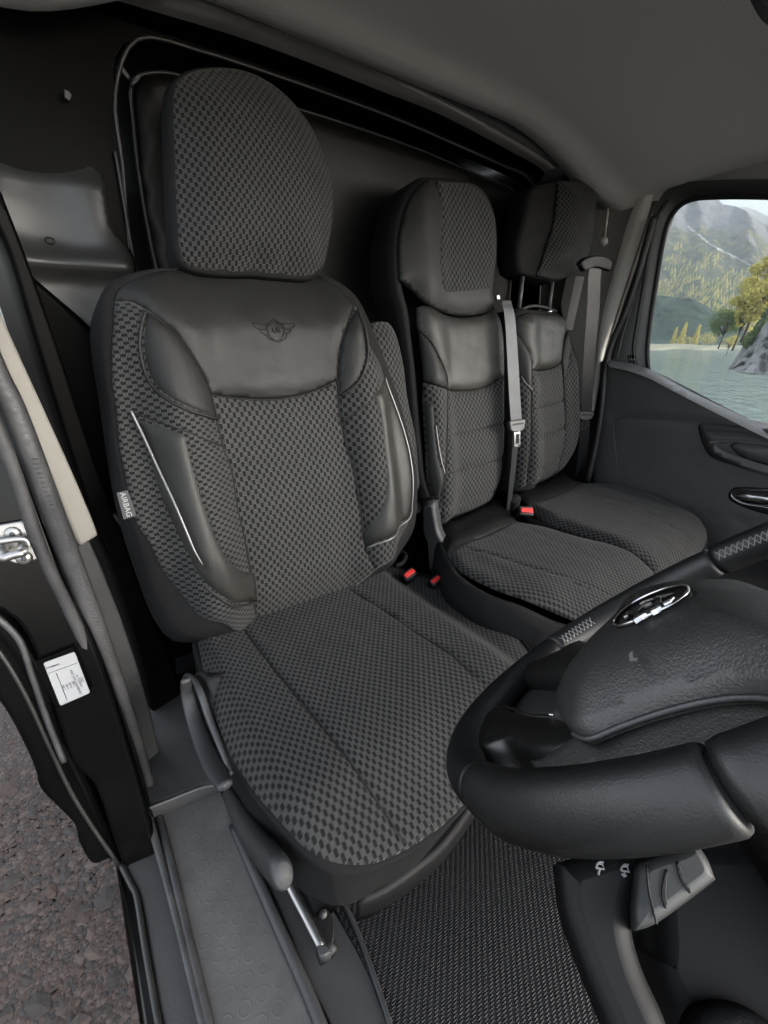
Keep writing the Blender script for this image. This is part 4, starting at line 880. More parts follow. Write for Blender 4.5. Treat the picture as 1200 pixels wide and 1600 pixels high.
def buckle(label, p, Z, ang, sz, tip):
    c = atZ(p, Z); r_ = thing('belt_buckle', label, 'belt buckle', tuple(c), g_k)
    a_ = np.array([math.cos(ang), math.sin(ang), 0]); b_ = np.array([-a_[1], a_[0], 0]); n_ = np.array(tip, float); n_ /= np.linalg.norm(n_)
    a_ = a_-n_*(a_@n_); a_ /= np.linalg.norm(a_); b_ = np.cross(n_, a_)
    P = lambda W, H, o: [c+a_*x*W+b_*y*H+n_*o for x, y in ((-1, -1), (1, -1), (1, 1), (-1, 1))]
    slab('buckle_body', P(.018*sz, .012*sz, -.004), n_, .06, M['plastic'], r_, .003, smooth=False)
    slab('release_button', P(.0155*sz, .0065*sz, .0), n_, .01, M['red'], r_, .002, smooth=False)
    return r_
buckle('red buckle button at the near inner edge of the driver cushion', (640, 895), -.02, .2, .95, (-.3, -.5, 1))
buckle('red buckle button between the driver cushion and the middle seat', (681, 905), -.03, .2, .85, (-.3, -.5, 1))
buckle('red buckle button between the middle and outer passenger cushions', (824, 797), ZO+.035, -.55, 1.2, (-.4, -.8, .9))
# seat cover tail cloth by the near buckle
tube('cover_strap', [atZ(p, -.03) for p in [(614, 870), (625, 862), (634, 868), (628, 880), (618, 884)]], .006, M['neoprene'], seat, False, 8, 5)

# ================================================================== STEERING WHEEL
wc = np.array([-.025, -.672, .400]); wa, wb, WR = .915, -.11, .188
wn_ = np.array([math.sin(wb), math.sin(wa)*math.cos(wb), math.cos(wa)*math.cos(wb)])
e1 = np.cross(wn_, [0, 1, 0]); e1 /= np.linalg.norm(e1); e2 = np.cross(wn_, e1)
stw = thing('steering_wheel', 'black leather steering wheel with chrome badge and grained airbag cover, close to the camera', 'steering wheel', tuple(wc))
def wpt(t_, r_=WR, n_=0.): return wc+(e1*math.cos(t_)+e2*math.sin(t_))*r_+wn_*n_
def wang(p):
    q = hit(p, wc, wn_)-wc; return math.atan2(q@e2, q@e1)
def rim_tube(name, t0, t1, r, mat, parent, ends=True, n=60, no=None):
    pts = [wpt(t0+(t1-t0)*i/(n-1), WR, float(no(i/(n-1))) if no else 0.) for i in range(n)]
    rr = list(np.interp(np.linspace(0, 1, n), np.linspace(0, 1, len(r)), r)) if hasattr(r, '__len__') else [r]*n
    r = rr[0]
    if ends:
        rr[0] = r*.93; rr[-1] = r*.93
    return tube(name, pts, rr, mat, parent, False, 28, 0)
t_seam_near = wang((1130, 1215)); t_a = wang((752, 1235)); t_b = wang((868, 1015)); t_c = wang((1115, 885))
two = 2*math.pi
def up_(t, ref):
    while t < ref: t += two
    return t
print('wheel angles', t_seam_near, t_a, t_b, t_c)
# walk: near seam -> a (left) -> b -> c -> round behind to near seam.  decide direction
def order(a, b, s): return ((b-a)*s) % two
s = 1 if order(t_seam_near, t_a, 1) < order(t_seam_near, t_b, 1) else -1
g = .006
T0 = t_seam_near; T1 = T0+s*order(T0, t_a, s); T2 = T0+s*order(T0, t_b, s); T3 = T0+s*order(T0, t_c, s); T4 = T0+s*two
rim_tube('rim_leather', T0+s*g, T1, [.0158, .0172, .0180, .0176, .0150], M['rim'], stw, no=lambda f: -.0032*(1-sm(.72, 1., f)))
rim_tube('rim_grip', T1+s*.004, T2-s*.004, .0146, M['plastic'], stw)
rim_tube('rim_leather', T2, T3, .0150, M['rim'], stw)
rim_tube('rim_leather', T3+s*.01, T4-s*g, .0158, M['rim'], stw, n=120, no=lambda f: -.0032*sm(.7, .95, f))
core = rim_tube('rim_core', T0, T4, .0118, M['thread'], stw, False, 120, no=lambda f: -.0032*(1-sm(.05, .3, f)+sm(.7, .95, f)))
# lacing on the inner side of the far rim
mb = MB()
def lace(ta, tb, n):
    for i in range(n):
        a0 = ta+(tb-ta)*i/n; a1 = ta+(tb-ta)*(i+1)/n
        for (u0, u1) in ((a0, a1), (a1, a0)):
            P = []
            for f_ in np.linspace(0, 1, 6):
                tt = u0+(u1-u0)*f_; ph_ = math.radians(135+35*f_); cdir = -(e1*math.cos(tt)+e2*math.sin(tt))
                P.append(wpt(tt)+(-cdir*math.cos(ph_)+wn_*math.sin(ph_))*.0156)
            o = tube('tmp', P, .00055, None, None, False, 5, 0); mb.add([v.co[:] for v in o.data.vertices], [tuple(p.vertices) for p in o.data.polygons]); bpy.data.objects.remove(o)
lace(T2+s*.03, T2+s*order(T2, wang((930, 978)), s), 9)
mb.build('rim_lacing', M['lace'], stw); mb = MB()
lace(T3+s*.04, T3+s*1.0, 30)
mb.build('rim_lacing', M['lace'], stw)
# airbag pad
NP = .030
wsf = Surf(wc, e1, e2, lambda a, b: NP-.30*np.maximum(0, np.hypot(a, b)-.02)**1.6, wn_)
pad_px = [(867, 1083), (871, 1108), (885, 1128), (908, 1134), (950, 1117), (1012, 1094), (1075, 1076), (1137, 1066), (1200, 1068), (1290, 1085), (1340, 1040), (1300, 960), (1230, 930), (1196, 922), (1170, 912), (1137, 905), (1083, 909), (1025, 929), (967, 960), (946, 987), (905, 1030), (887, 1052)]
pst = wsf.px(pad_px); print('pad', np.round(pst, 3).tolist())
pad = panel('airbag_cover', wsf, pst, M['airbag'], stw, .016, .018, .005, depth=.010, corner=70)
line_on('cover_edge_lip', wsf, [(885, 1130), (908, 1138), (950, 1121), (1012, 1098), (1075, 1080), (1137, 1070), (1200, 1072), (1290, 1089)], .0016, M['plastic_mid'], pad, -.006)
# badge
bc = wsf.px([(1020, 952)], off=.015)[0]
ba = wsf.px([(964, 979)], off=.015)[0]; bb = wsf.px([(1078, 925)], off=.015)[0]; bw_ = wsf.px([(1010, 936)], off=.015)[0]
badge_px = [(963, 982), (966, 970), (985, 952), (1010, 938), (1045, 925), (1070, 920), (1079, 924), (1076, 934), (1055, 950), (1030, 962), (1000, 975), (975, 983)]
bst = wsf.px(badge_px, off=.015)
bd = panel('badge_plate', wsf, bst, M['plastic'], pad, -.002, .004, .004, base=.0165, depth=.004, corner=80)
tube('badge_ring', wsf.at(resample(smooth_poly(bst, 6, 80), 50, True), .0175), .0011, M['chrome'], bd, True, 8, 0)
mb = MB()
def bq(P):
    q = wsf.at(wsf.px(P, off=.017), .017); T_ = wsf.at(wsf.px(P, off=.017), .0195); n = len(P)
    mb.add(list(q)+list(T_), [tuple(range(n, 2*n))]+[(i, (i+1) % n, n+(i+1) % n, n+i) for i in range(n)])
C4 = lambda x, y: (930+x/4.444, 880+y/4.444)
for P in ([(200, 392), (235, 362), (272, 348), (268, 366), (240, 385), (215, 398)], [(325, 305), (360, 282), (425, 262), (418, 278), (370, 296), (335, 312)], [(312, 350), (335, 325), (405, 290), (412, 298), (350, 328), (322, 355)],
          [(268, 415), (300, 392), (350, 372), (372, 372), (330, 392), (285, 422)], [(398, 360), (420, 340), (462, 318), (472, 325), (440, 345), (405, 362)], [(474, 258), (480, 262), (482, 296), (472, 298)], [(488, 300), (530, 280), (560, 256), (568, 262), (540, 290), (495, 312)], [(425, 262), (500, 240), (560, 232), (574, 240), (540, 246), (470, 262)]):
    bq([C4(*p) for p in P])
mb.build('badge_relief', M['chrome'], bd, False)
# airbag mark
mb = MB()
for P in ([(984, 1034), (986, 1018), (989, 1018), (990, 1029), (997, 1029), (996, 1033)], [(983, 1026), (984, 1021), (986, 1021), (985, 1030)]):
    q = wsf.at(wsf.px(P, off=.0155), .0158); n = len(P); mb.add(list(q), [tuple(range(n))])
mb.build('airbag_mark', M['mark'], pad, False)
# spokes
sp_s = Surf(wc, e1, e2, lambda a, b: .002+0*a, wn_)
sk1 = [(742, 1128), (760, 1100), (783, 1108), (825, 1119), (868, 1124), (905, 1138), (930, 1150), (900, 1165), (840, 1172), (800, 1160), (787, 1158), (755, 1168), (736, 1155)]
panel('spoke', sp_s, sp_s.px(sk1), M['wheel_plastic'], stw, .003, .008, .005, depth=.020, corner=80)
sk1b = [(868, 1025), (905, 1000), (930, 1015), (900, 1052), (875, 1058), (810, 1058), (780, 1080), (772, 1098), (758, 1100), (775, 1068), (815, 1040)]
sk1b = panel('spoke_horn', sp_s, sp_s.px(sk1b), M['wheel_plastic'], stw, .008, .010, .005, depth=.022, corner=80)
line_on('spoke_trim_line', sp_s, [(840, 1053), (806, 1056), (784, 1070), (771, 1088), (775, 1098), (790, 1106), (830, 1117), (865, 1120)], .0009, M['chrome'], sk1b, .0015, 6)
sp2 = Surf(wc, e1, e2, lambda a, b: -.016+0*a, wn_)
panel('spoke_pocket', sp2, sp2.px([(775, 1090), (812, 1056), (880, 1050), (900, 1080), (895, 1110), (830, 1120), (785, 1108)]), M['plastic_grey'], stw, .004, .01, .006, depth=.01, corner=80)
sp3 = Surf(wc, e1, e2, lambda a, b: .000+0*a, wn_)
lowsp = panel('lower_spoke', sp3, sp3.px([(828, 1190), (880, 1165), (905, 1142), (950, 1125), (1012, 1102), (1075, 1085), (1137, 1074), (1200, 1076), (1290, 1090), (1330, 1120), (1200, 1150), (1060, 1185), (900, 1205)]), M['airbag'], stw, .012, .02, .006, depth=.030, corner=80)
bt = sp3.px([(955, 1134), (962, 1122), (985, 1112), (1012, 1108), (1018, 1112), (1005, 1122), (985, 1130)])
btn = panel('spoke_button', sp3, bt, M['plastic'], lowsp, .003, .004, .003, base=.012, depth=.004, corner=80)
tube('button_ring', [sp3.at([q])[0]+wn_*.0145 for q in resample(smooth_poly(bt, 5, 80), 30, True)], .0009, M['chrome'], btn, True, 6, 0)
hubm = tube('wheel_hub', [wc-wn_*.09, wc-wn_*.03, wc-wn_*.005], [.045, .06, .05], M['plastic'], stw, False, 24, 3)

# ================================================================== STEERING COLUMN + stalk
colm = thing('steering_column', 'dark lower column shroud carrying the grey audio control pod under the wheel', 'steering column', (.05, -.85, .2))
axis = wn_
tube('column_shroud', [wc-axis*.07, wc-axis*.16, wc-axis*.34], [.05, .055, .06], M['plastic'], colm, False, 20, 4)
Nc = CAM-atZ((1000, 1400), .05); 
def cp(P, d, N_=None):      # points on a plane facing obliquely, d metres down the view of the pod
    return np.array([hit(p, CAM+ray((1000, 1420))*d, N_ if N_ is not None else (-.45, -.15, .88)) for p in P])
slab('column_lower_cover', cp([(872, 1345), (905, 1338), (960, 1322), (1010, 1316), (1020, 1345), (1000, 1400), (992, 1452), (1010, 1520), (1050, 1612), (1060, 1700), (985, 1700), (945, 1600), (905, 1500), (880, 1420)], .40), (-.45, -.15, .88), .06, M['shroud'], colm, .012)
pod = slab('audio_control_pod', cp([(1000, 1350), (1020, 1338), (1060, 1325), (1088, 1310), (1095, 1318), (1112, 1345), (1123, 1374), (1090, 1400), (1030, 1443), (995, 1456), (993, 1420), (996, 1380)], .385), (-.45, -.15, .88), .04, M['plastic_mid'], colm, .006)
pod.data.materials[0] = M['pod']
for P in ([(1034, 1388), (1040, 1358), (1045, 1360), (1041, 1390), (1044, 1418), (1040, 1420), (1035, 1405)], [(1056, 1347), (1060, 1346), (1070, 1375), (1082, 1394), (1078, 1396), (1064, 1375)]):
    slab('pod_groove', cp(P, .3835), (-.45, -.15, .88), .002, M['plastic'], pod, .0004)
slab('pod_split', cp([(1010, 1352), (1012, 1352), (1016, 1390), (1028, 1444), (1026, 1445), (1013, 1392)], .3835), (-.45, -.15, .88), .002, M['plastic'], pod, .0003)
mb = MB()
def mk(P, d=.3985):
    q = cp(P, d); o = tube('tmp', q, .0007, None, None, False, 5, 0); mb.add([v.co[:] for v in o.data.vertices], [tuple(p.vertices) for p in o.data.polygons]); bpy.data.objects.remove(o)
for dx, dy, plus in ((0, 0, 0), (39, 4, 1)):
    mk([(931+dx, 1356+dy), (944+dx, 1358+dy), (941+dx, 1350+dy), (934+dx, 1349+dy), (931+dx, 1356+dy)])
    mk([(935+dx, 1349+dy), (937+dx, 1347+dy), (943+dx, 1347+dy), (941+dx, 1350+dy)])
    mk([(937+dx, 1358+dy), (935+dx, 1367+dy)] if not plus else [(937+dx, 1359+dy), (936+dx, 1367+dy)])
    if plus: mk([(932+dx, 1362+dy), (940+dx, 1364+dy)])
mb.build('volume_symbols', M['mark'], colm, False)
slab('ignition_trim', cp([(1020, 1325), (1060, 1318), (1085, 1306), (1060, 1300), (1000, 1312)], .42), (-.45, -.15, .88), .03, M['plastic'], colm, .005)
# lower dashboard
dash = thing('dashboard', 'black lower dashboard panel under the steering wheel at the picture corner', 'dashboard', (.3, -.95, .1))
slab('knee_panel', cp([(1000, 1290), (1130, 1300), (1330, 1280), (1400, 1500), (1350, 1750), (1060, 1750), (1040, 1600), (1005, 1500), (1010, 1450)], .47), (-.45, -.15, .88), .06, M['shroud'], dash, .02)
slab('pedal_arch', cp([(1080, 1600), (1120, 1570), (1180, 1580), (1260, 1640), (1260, 1760), (1060, 1760)], .45), (-.45, -.15, .88), .03, M['plastic'], dash, .01)
box('dashboard_top', (.25, -1.45, .10), (1.30, -1.10, .40), M['plastic'], dash, .04)
# black lower console seen past the far wheel rim
slab('centre_console', [atZ(p, -.05) for p in [(1100, 900), (1200, 860), (1400, 830), (1500, 1000), (1300, 1000), (1180, 960)]], (0, 0, 1), .25, M['plastic'], dash, .02)

# ================================================================== small things
lt_ = thing('sunvisor', 'dark folded sun visor corner at the top right edge of the roof lining', 'sun visor', (1.0, -.75, 1.0))
slab('visor_board', [atZ(p, 1.03) for p in [(1160, -20), (1170, 4), (1182, 26), (1198, 42), (1230, 50), (1330, 20), (1330, -60)]], (0, 0, -1), .02, M['plastic_grey'], lt_, .005)
# door striker
stk = thing('door_striker', 'zinc plated steel door striker plate on the black door jamb', 'door striker', tuple(jam([(20, 845)])[0]))
o1 = .012
slab('striker_plate', jam([(-20, 822), (0, 820), (30, 815), (37, 818), (62, 868), (60, 875), (28, 882), (0, 872), (-20, 865)], o1), Nj, .01, M['steel'], stk, .003, corner=60)
jn = Nj/np.linalg.norm(Nj)
for p in ((20, 834), (38, 872)):
    c = jam([p], o1)[0]; tube('striker_screw', [c, c+jn*.003], [.011, .009], M['steel'], stk, False, 16, 0); tube('screw_recess', [c+jn*.003, c+jn*.0035], .004, M['ink'], stk, False, 6, 0)
bar = jam([(-30, 852), (0, 846), (34, 842), (44, 846), (46, 854)], o1+.012)
tube('striker_rail', bar, .005, M['steel'], stk, False, 12, 4)
bar2 = jam([(2, 874), (18, 868), (38, 863)], o1+.045); tube('striker_bar', bar2, .006, M['steel'], stk, False, 12, 2)
for p, q in (((36, 848), (36, 864)), ((6, 856), (6, 872))):
    tube('striker_pin', [jam([p], o1)[0], jam([q], o1+.045)[0]], .0062, M['steel'], stk, False, 12, 0)
# type plate sticker
stick = thing('type_label', 'white printed vehicle label on the black door jamb below the striker', 'label', tuple(jam([(105, 1060)])[0]))
SP = lambda P, o=.012: jam(P, o)
scn = lambda x, y: (50+x/10., 1000+y/10.)
slab('label_backing', SP([scn(45, 345), scn(640, 105), scn(930, 820), scn(430, 1060), scn(330, 1010)], .0115), Nj, .003, M['paint_in'], stick, .0008, smooth=False)
plate = slab('label_sheet', SP([scn(180, 375), scn(200, 352), scn(645, 192), scn(672, 205), scn(902, 810), scn(890, 835), scn(460, 1022), scn(430, 1005)], .013), Nj, .001, M['white'], stick, .0003, smooth=False)
A0 = SP([scn(400, 600)], .0135)[0]; dv = SP([scn(760, 850)], .0135)[0]-SP([scn(600, 470)], .0135)[0]; du = SP([scn(722, 352)], .0135)[0]-SP([scn(245, 528)], .0135)[0]
tube('label_rule', SP([scn(245, 528), scn(722, 352)], .0135), .0004, M['ink'], plate, False, 4, 0)
tube('label_rule', SP([scn(380, 520), scn(550, 942)], .0135), .0004, M['ink'], plate, False, 4, 0)
rows = [((680, 660), 'NMBRMALLMYLTRM', 5.2), ((740, 640), 'RA0SE27 1.6', 4.4), ((780, 620), 'QAO', 4.2), ((650, 690), '2 940', 4.4), ((600, 710), '4 790', 4.4), ((550, 730), '1 485', 4.4), ((495, 745), '1 585', 4.4)]
pxm = np.linalg.norm(SP([(110, 1060)])[0]-SP([(109, 1060)])[0])
for (x, y), s_, h_ in rows:
    text_mesh('label_print', s_, h_*pxm*1.15, SP([scn(x, y)], .0136)[0], -dv, du, M['ink'], plate, .0001)
for (x, y), s_ in (((245, 440), '1712'), ((300, 420), '80FH'), ((345, 405), 'D0SA'), ((385, 390), '30NL')):
    text_mesh('label_print', s_, 4.4*pxm, SP([scn(x, y)], .0136)[0], -du, -dv, M['ink'], plate, .0001)

# ================================================================== OUTSIDE
def gz(x, y): return 0
n = 90
def ground(a, b):
    x = -9+a*18; y = -9+b*18
    return (x, y, -.86+.012*math.sin(x*3.1)*math.cos(y*2.7))
gg = grid('ground', ground, 60, 60, M['gravel']); tag(gg, kind='structure')
# loose stones near the sill
rt = [NT('stone_%d' % i) for i in range(3)]
for t_, c in zip(rt, ((.070, .049, .040), (.050, .043, .039), (.098, .075, .063))):
    t_.set(Base_Color=t_.mix(t_.noise(60, 4), tuple(x*.7 for x in c), tuple(x*1.25 for x in c)), Roughness=.8); t_.bump(t_.noise(140, 3), .4, .003)
from mathutils import noise as mn
mb3 = [MB(), MB(), MB()]
ico = [(0, 0, 1)]+[(math.cos(a)*.89, math.sin(a)*.89, .45) for a in np.arange(5)*two/5]+[(math.cos(a+.63)*.89, math.sin(a+.63)*.89, -.45) for a in np.arange(5)*two/5]+[(0, 0, -1)]
icf = [(0, 1+i, 1+(i+1) % 5) for i in range(5)]+[(1+i, 6+i, 1+(i+1) % 5) for i in range(5)]+[(6+i, 6+(i+1) % 5, 1+(i+1) % 5) for i in range(5)]+[(11, 6+(i+1) % 5, 6+i) for i in range(5)]
for i in range(24000):
    u_ = random.uniform(-40, 250); v_ = random.uniform(1050, 1640); q = atZ((u_, v_), -.86)
    r_ = abs(random.gauss(0, .0034))+.0022
    if random.random() < .012: r_ *= 2.6
    sx, sy, sz = random.uniform(.7, 1.4), random.uniform(.6, 1.1), random.uniform(.2, .5); an = random.uniform(0, two); ca, sa = math.cos(an), math.sin(an)
    V = []
    for x, y, z in ico:
        x *= sx*random.uniform(.8, 1.15); y *= sy*random.uniform(.8, 1.15); z *= sz; V.append((q[0]+r_*(x*ca-y*sa), q[1]+r_*(x*sa+y*ca), q[2]+r_*z))
    mb3[i % 3].add(V, icf)
gm = MB()
allV = []; allF = []; mi = []
for k, m_ in enumerate(mb3):
    n0 = len(allV); allV += m_.V; allF += [tuple(i+n0 for i in f) for f in m_.F]; mi += [k]*len(m_.F)
go = mesh('gravel_stones', allV, allF, rt[0].m, None, False)
for k in (1, 2): go.data.materials.append(rt[k].m)
go.data.polygons.foreach_set('material_index', mi); tag(go, 'brown and grey loose gravel beside the sill', 'gravel', kind='stuff')

# lake
ZW = -9.
t = NT('lake_water'); t.set(Base_Color=(.05, .15, .11), Roughness=.06, Specular_IOR_Level=.9)
mp = t.n.new('ShaderNodeMapping'); mp.inputs['Scale'].default_value = (1, 1, 1); t.l.new(t.obj(), mp.inputs[0])
t.bump(t.math('ADD', t.noise(.35, 4, mp.outputs[0]), t.math('MULTIPLY', t.noise(1.6, 3, mp.outputs[0]), .4)), .5, .6)
c0 = atZ((1100, 560), ZW)
wt = mesh('lake_water', [(10, -900, ZW), (10, 900, ZW), (1800, 900, ZW), (1800, -900, ZW)], [(3, 2, 1, 0)], t.m, None, False); tag(wt, kind='structure')
bank = grid('lake_bank', lambda a, b: (9+a*4, -40+b*80, -.87-a*8.5), 6, 40, M['gravel'], flip=True); tag(bank, kind='structure')
# mountain side
def mat_ground(name, ramp_, sc, rough=.95, bs_=.6, bd=3, obj_sc=1):
    t = NT(name); f = t.noise(sc, 9, rough=.62, dist=.3); t.set(Base_Color=t.ramp(f, ramp_), Roughness=rough, Specular_IOR_Level=.1); t.bump(f, bs_, bd); return t
NO = np.vectorize(lambda a, b, c: mn.fractal(Vector((a, b, c)), 1., 2., 6))
def terrain(name, us, top, vb, D0, D1, mat, rows=50, rough=.06, ex=1.15, label=None):
    V = []; n = len(us)
    for j in range(rows):
        w_ = j/(rows-1)
        for i, u_ in enumerate(us):
            vt = np.interp(u_, [p[0] for p in top], [p[1] for p in top]); v_ = vb+(vt-vb)*w_
            nz = mn.fractal(Vector((u_*.02, w_*3, D0*.01)), 1., 2., 6); D = D0+(D1-D0)*w_**ex*(1+rough*4*nz)
            q = atD((u_, v_+nz*rough*30*w_), D); V.append(q)
    F = [(j*n+i, (j+1)*n+i, (j+1)*n+i+1, j*n+i+1) for j in range(rows-1) for i in range(n-1)]
    o = mesh(name, V, F, mat, None, True); tag(o, kind='structure'); return o
tm = NT('mountain_rock'); f = tm.noise(.012, 10, rough=.62, dist=.4); f2 = tm.noise(.05, 8, rough=.7)
sepo = tm.n.new('ShaderNodeSeparateXYZ'); tm.l.new(tm.obj(), sepo.inputs[0])
rock = tm.ramp(f, [(.3, (.13, .13, .135)), (.5, (.21, .20, .20)), (.7, (.30, .27, .26))])
wood = tm.ramp(f2, [(.38, (.045, .065, .045)), (.5, (.09, .10, .055)), (.62, (.30, .24, .08))])
hz_ = tm.math('ADD', tm.math('DIVIDE', sepo.outputs[2], 150), tm.math('MULTIPLY', tm.math('SUBTRACT', f, .5), 1.6))
tm.set(Base_Color=tm.mix(tm.ramp(hz_, [(.75, (0, 0, 0)), (.95, (1, 1, 1))]), wood, rock), Roughness=.95, Specular_IOR_Level=.1); tm.bump(tm.math('ADD', f, f2), .7, 14)
U = np.linspace(900, 1420, 110)
top1 = [(900, 200), (960, 250), (1020, 275), (1060, 296), (1085, 302), (1103, 308), (1118, 306), (1128, 318), (1150, 322), (1165, 330), (1178, 340), (1200, 352), (1240, 370), (1300, 400), (1420, 440)]
mt = terrain('mountain', U, top1, 545, 420, 1150, tm.m, 80, .05)
mt2 = terrain('far_ridge', U, [(1000, 420), (1120, 330), (1165, 322), (1185, 330), (1200, 338), (1260, 352), (1420, 380)], 500, 1500, 2300, tm.m, 20, .03)
# scree chute
tsc = NT('pale_scree'); tsc.set(Base_Color=tsc.mix(tsc.noise(.3, 4), (.34, .33, .32), (.5, .48, .46)), Roughness=.9)
# lower dark wooded hill
thl = NT('dark_wood_hill'); f = thl.noise(.35, 8, rough=.7); thl.set(Base_Color=thl.ramp(f, [(.35, (.022, .042, .036)), (.65, (.055, .085, .06))]), Roughness=.95, Specular_IOR_Level=.1); thl.bump(f, .9, 3)
hl = terrain('wooded_hill', U, [(900, 440), (1000, 455), (1025, 462), (1077, 467), (1106, 478), (1130, 495), (1170, 515), (1240, 530), (1420, 540)], 546, 250, 330, thl.m, 30, .04)
# shore
tsh = NT('shore_gravel'); tsh.set(Base_Color=tsh.mix(tsh.noise(.8, 5), (.14, .14, .09), (.30, .29, .21)), Roughness=.9)
sh0 = [atZ((u_, 546-.0*u_), ZW) for u_ in (940, 1010, 1060, 1110, 1160, 1210, 1300, 1400)]
dsh = float(np.hypot(*(sh0[3][:2]-CAM[:2]))); print('shore distance', dsh)
V = []
for u_ in np.linspace(930, 1420, 60):
    for v_, z_ in ((548, ZW-.2), (545.5, ZW+.1), (543.5, ZW+.7), (542, ZW+1.5)):
        pass
shp = []
for i, u_ in enumerate(np.linspace(930, 1420, 60)):
    a_ = atZ((u_, 547+1.2*math.sin(i*.7)), ZW-.15); d_ = (a_[:2]-CAM[:2])/np.linalg.norm(a_[:2]-CAM[:2])
    for k, (dd, zz) in enumerate(((0, 0), (1.5, .35), (5, .6), (16, .8), (30, .5))): shp.append((a_[0]+d_[0]*dd, a_[1]+d_[1]*dd, ZW-.15+zz))
so = mesh('lake_shore', shp, [(i*5+j, i*5+j+1, (i+1)*5+j+1, (i+1)*5+j) for i in range(59) for j in range(4)], tsh.m, None, True); tag(so, kind='structure')
# trees
def leafmat(name, c1, c2):
    t = NT(name); t.set(Base_Color=t.mix(t.noise(1.3, 3), c1, c2), Roughness=.7, Specular_IOR_Level=.2); 
    tl = t.n.new('ShaderNodeBsdfTranslucent'); tl.inputs[0].default_value = (*c2, 1); mx = t.n.new('ShaderNodeMixShader'); mx.inputs[0].default_value = .35
    t.l.new(t.b.outputs[0], mx.inputs[1]); t.l.new(tl.outputs[0], mx.inputs[2]); t.l.new(mx.outputs[0], t.n['Material Output'].inputs[0]); return t.m
M['leaf_y'] = leafmat('yellow_autumn_leaves', (.46, .40, .09), (.70, .62, .22)); M['leaf_g'] = leafmat('dark_green_leaves', (.10, .16, .05), (.22, .28, .10)); M['bark'] = mat_simple('bark', (.07, .055, .04), .9)
def blob_leaves(mb, c, r, n, s_, flat=1.):
    c = np.array(c, float)
    for _ in range(n):
        d = RNG.normal(size=3); d /= np.linalg.norm(d); q = c+d*r*np.array([1, 1, flat])*RNG.uniform(.45, 1.05)
        a = RNG.normal(size=3); a /= np.linalg.norm(a); b = np.cross(a, d+.01); b /= np.linalg.norm(b); k = s_*RNG.uniform(.6, 1.4)
        mb.add([q-a*k, q+b*k*.6, q+a*k, q-b*k*.6], [(0, 1, 2, 3)])
def mk_tree(name, label, base, h, wd, mat, kind='round', group=None, n=900):
    base = np.array(base, float); r_ = thing(name, label, 'tree', tuple(base), group)
    tube('trunk', [base, base+np.array([.02*h, 0, h*.3]), base+np.array([0, .01*h, h*.85])], [h*.018, h*.012, h*.004], M['bark'], r_, False, 7, 3)
    mb = MB()
    if kind == 'cone':
        for k in range(26):
            f_ = (k+.5)/26; rr = wd*.5*(1-f_)**.8; 
            blob_leaves(mb, base+np.array([0, 0, h*(.08+.92*f_)]), rr+.02*h, n//26, h*.035, .4)
    else:
        for k in range(26):
            d_ = RNG.normal(size=3); d_ /= np.linalg.norm(d_); d_ *= RNG.uniform(.35, 1.)
            c_ = base+np.array([d_[0]*wd*.40, d_[1]*wd*.40, h*(.60+.34*d_[2])]); blob_leaves(mb, c_, wd*RNG.uniform(.13, .21), n*2//26, h*.014, .8)
            tube('branch', [base+np.array([0, 0, h*.3]), (base+np.array([0, 0, h*.4])+c_)/2, c_], [h*.007, h*.005, h*.002], M['bark'], r_, False, 5, 2)
    mb.build('crown', mat, r_, False)
    return r_
gt = 'yellow trees along the far shore'
def baseZ(u_, v_, D): q = atD((u_, v_), D); return q
Dt = dsh+14
def tree_px(name, label, u_, vb, vt, wpx, D, mat, kind, group=None, n=700):
    b_ = atD((u_, vb), D); tpt = atD((u_, vt), D); h = tpt[2]-b_[2]; wd = np.linalg.norm(atD((u_+wpx/2, vb), D)-atD((u_-wpx/2, vb), D))
    return mk_tree(name, label, b_, h, wd, mat, kind, group, n)
tree_px('conifer_tree', 'tallest pointed yellow conifer on the far shore, left of the green tree', 1059, 546, 503, 17, Dt, M['leaf_y'], 'cone', gt)
tree_px('conifer_tree', 'pointed yellow conifer on the shore nearest to the dark green tree', 1081, 546, 506, 15, Dt+4, M['leaf_y'], 'cone', gt)
tree_px('conifer_tree', 'small yellow conifer standing leftmost on the far shore', 1047, 546, 510, 11, Dt+6, M['leaf_y'], 'cone', gt)
tree_px('shore_tree', 'low round yellow bush between the two pointed conifers', 1070, 546, 522, 20, Dt+2, M['leaf_y'], 'round', gt)
tree_px('shore_tree', 'wide yellow shore bush just left of the green tree', 1100, 546, 516, 44, Dt+8, M['leaf_y'], 'round', gt, 1200)
tree_px('shore_tree', 'yellow bush at the foot of the rock beside the water', 1134, 556, 518, 34, 95, M['leaf_y'], 'round', gt, 900)
tree_px('green_tree', 'dark green tree leaning over the lake in front of the yellow foliage', 1122, 545, 472, 66, 88, M['leaf_g'], 'round', None, 3200)
tree_px('yellow_tree', 'big yellow autumn tree on top of the grey rock', 1158, 535, 385, 92, 84, M['leaf_y'], 'round', None, 5200)
tree_px('yellow_tree', 'smaller yellow tree between the green tree and the big one on the rock', 1144, 548, 450, 44, 86, M['leaf_y'], 'round', None, 1800)
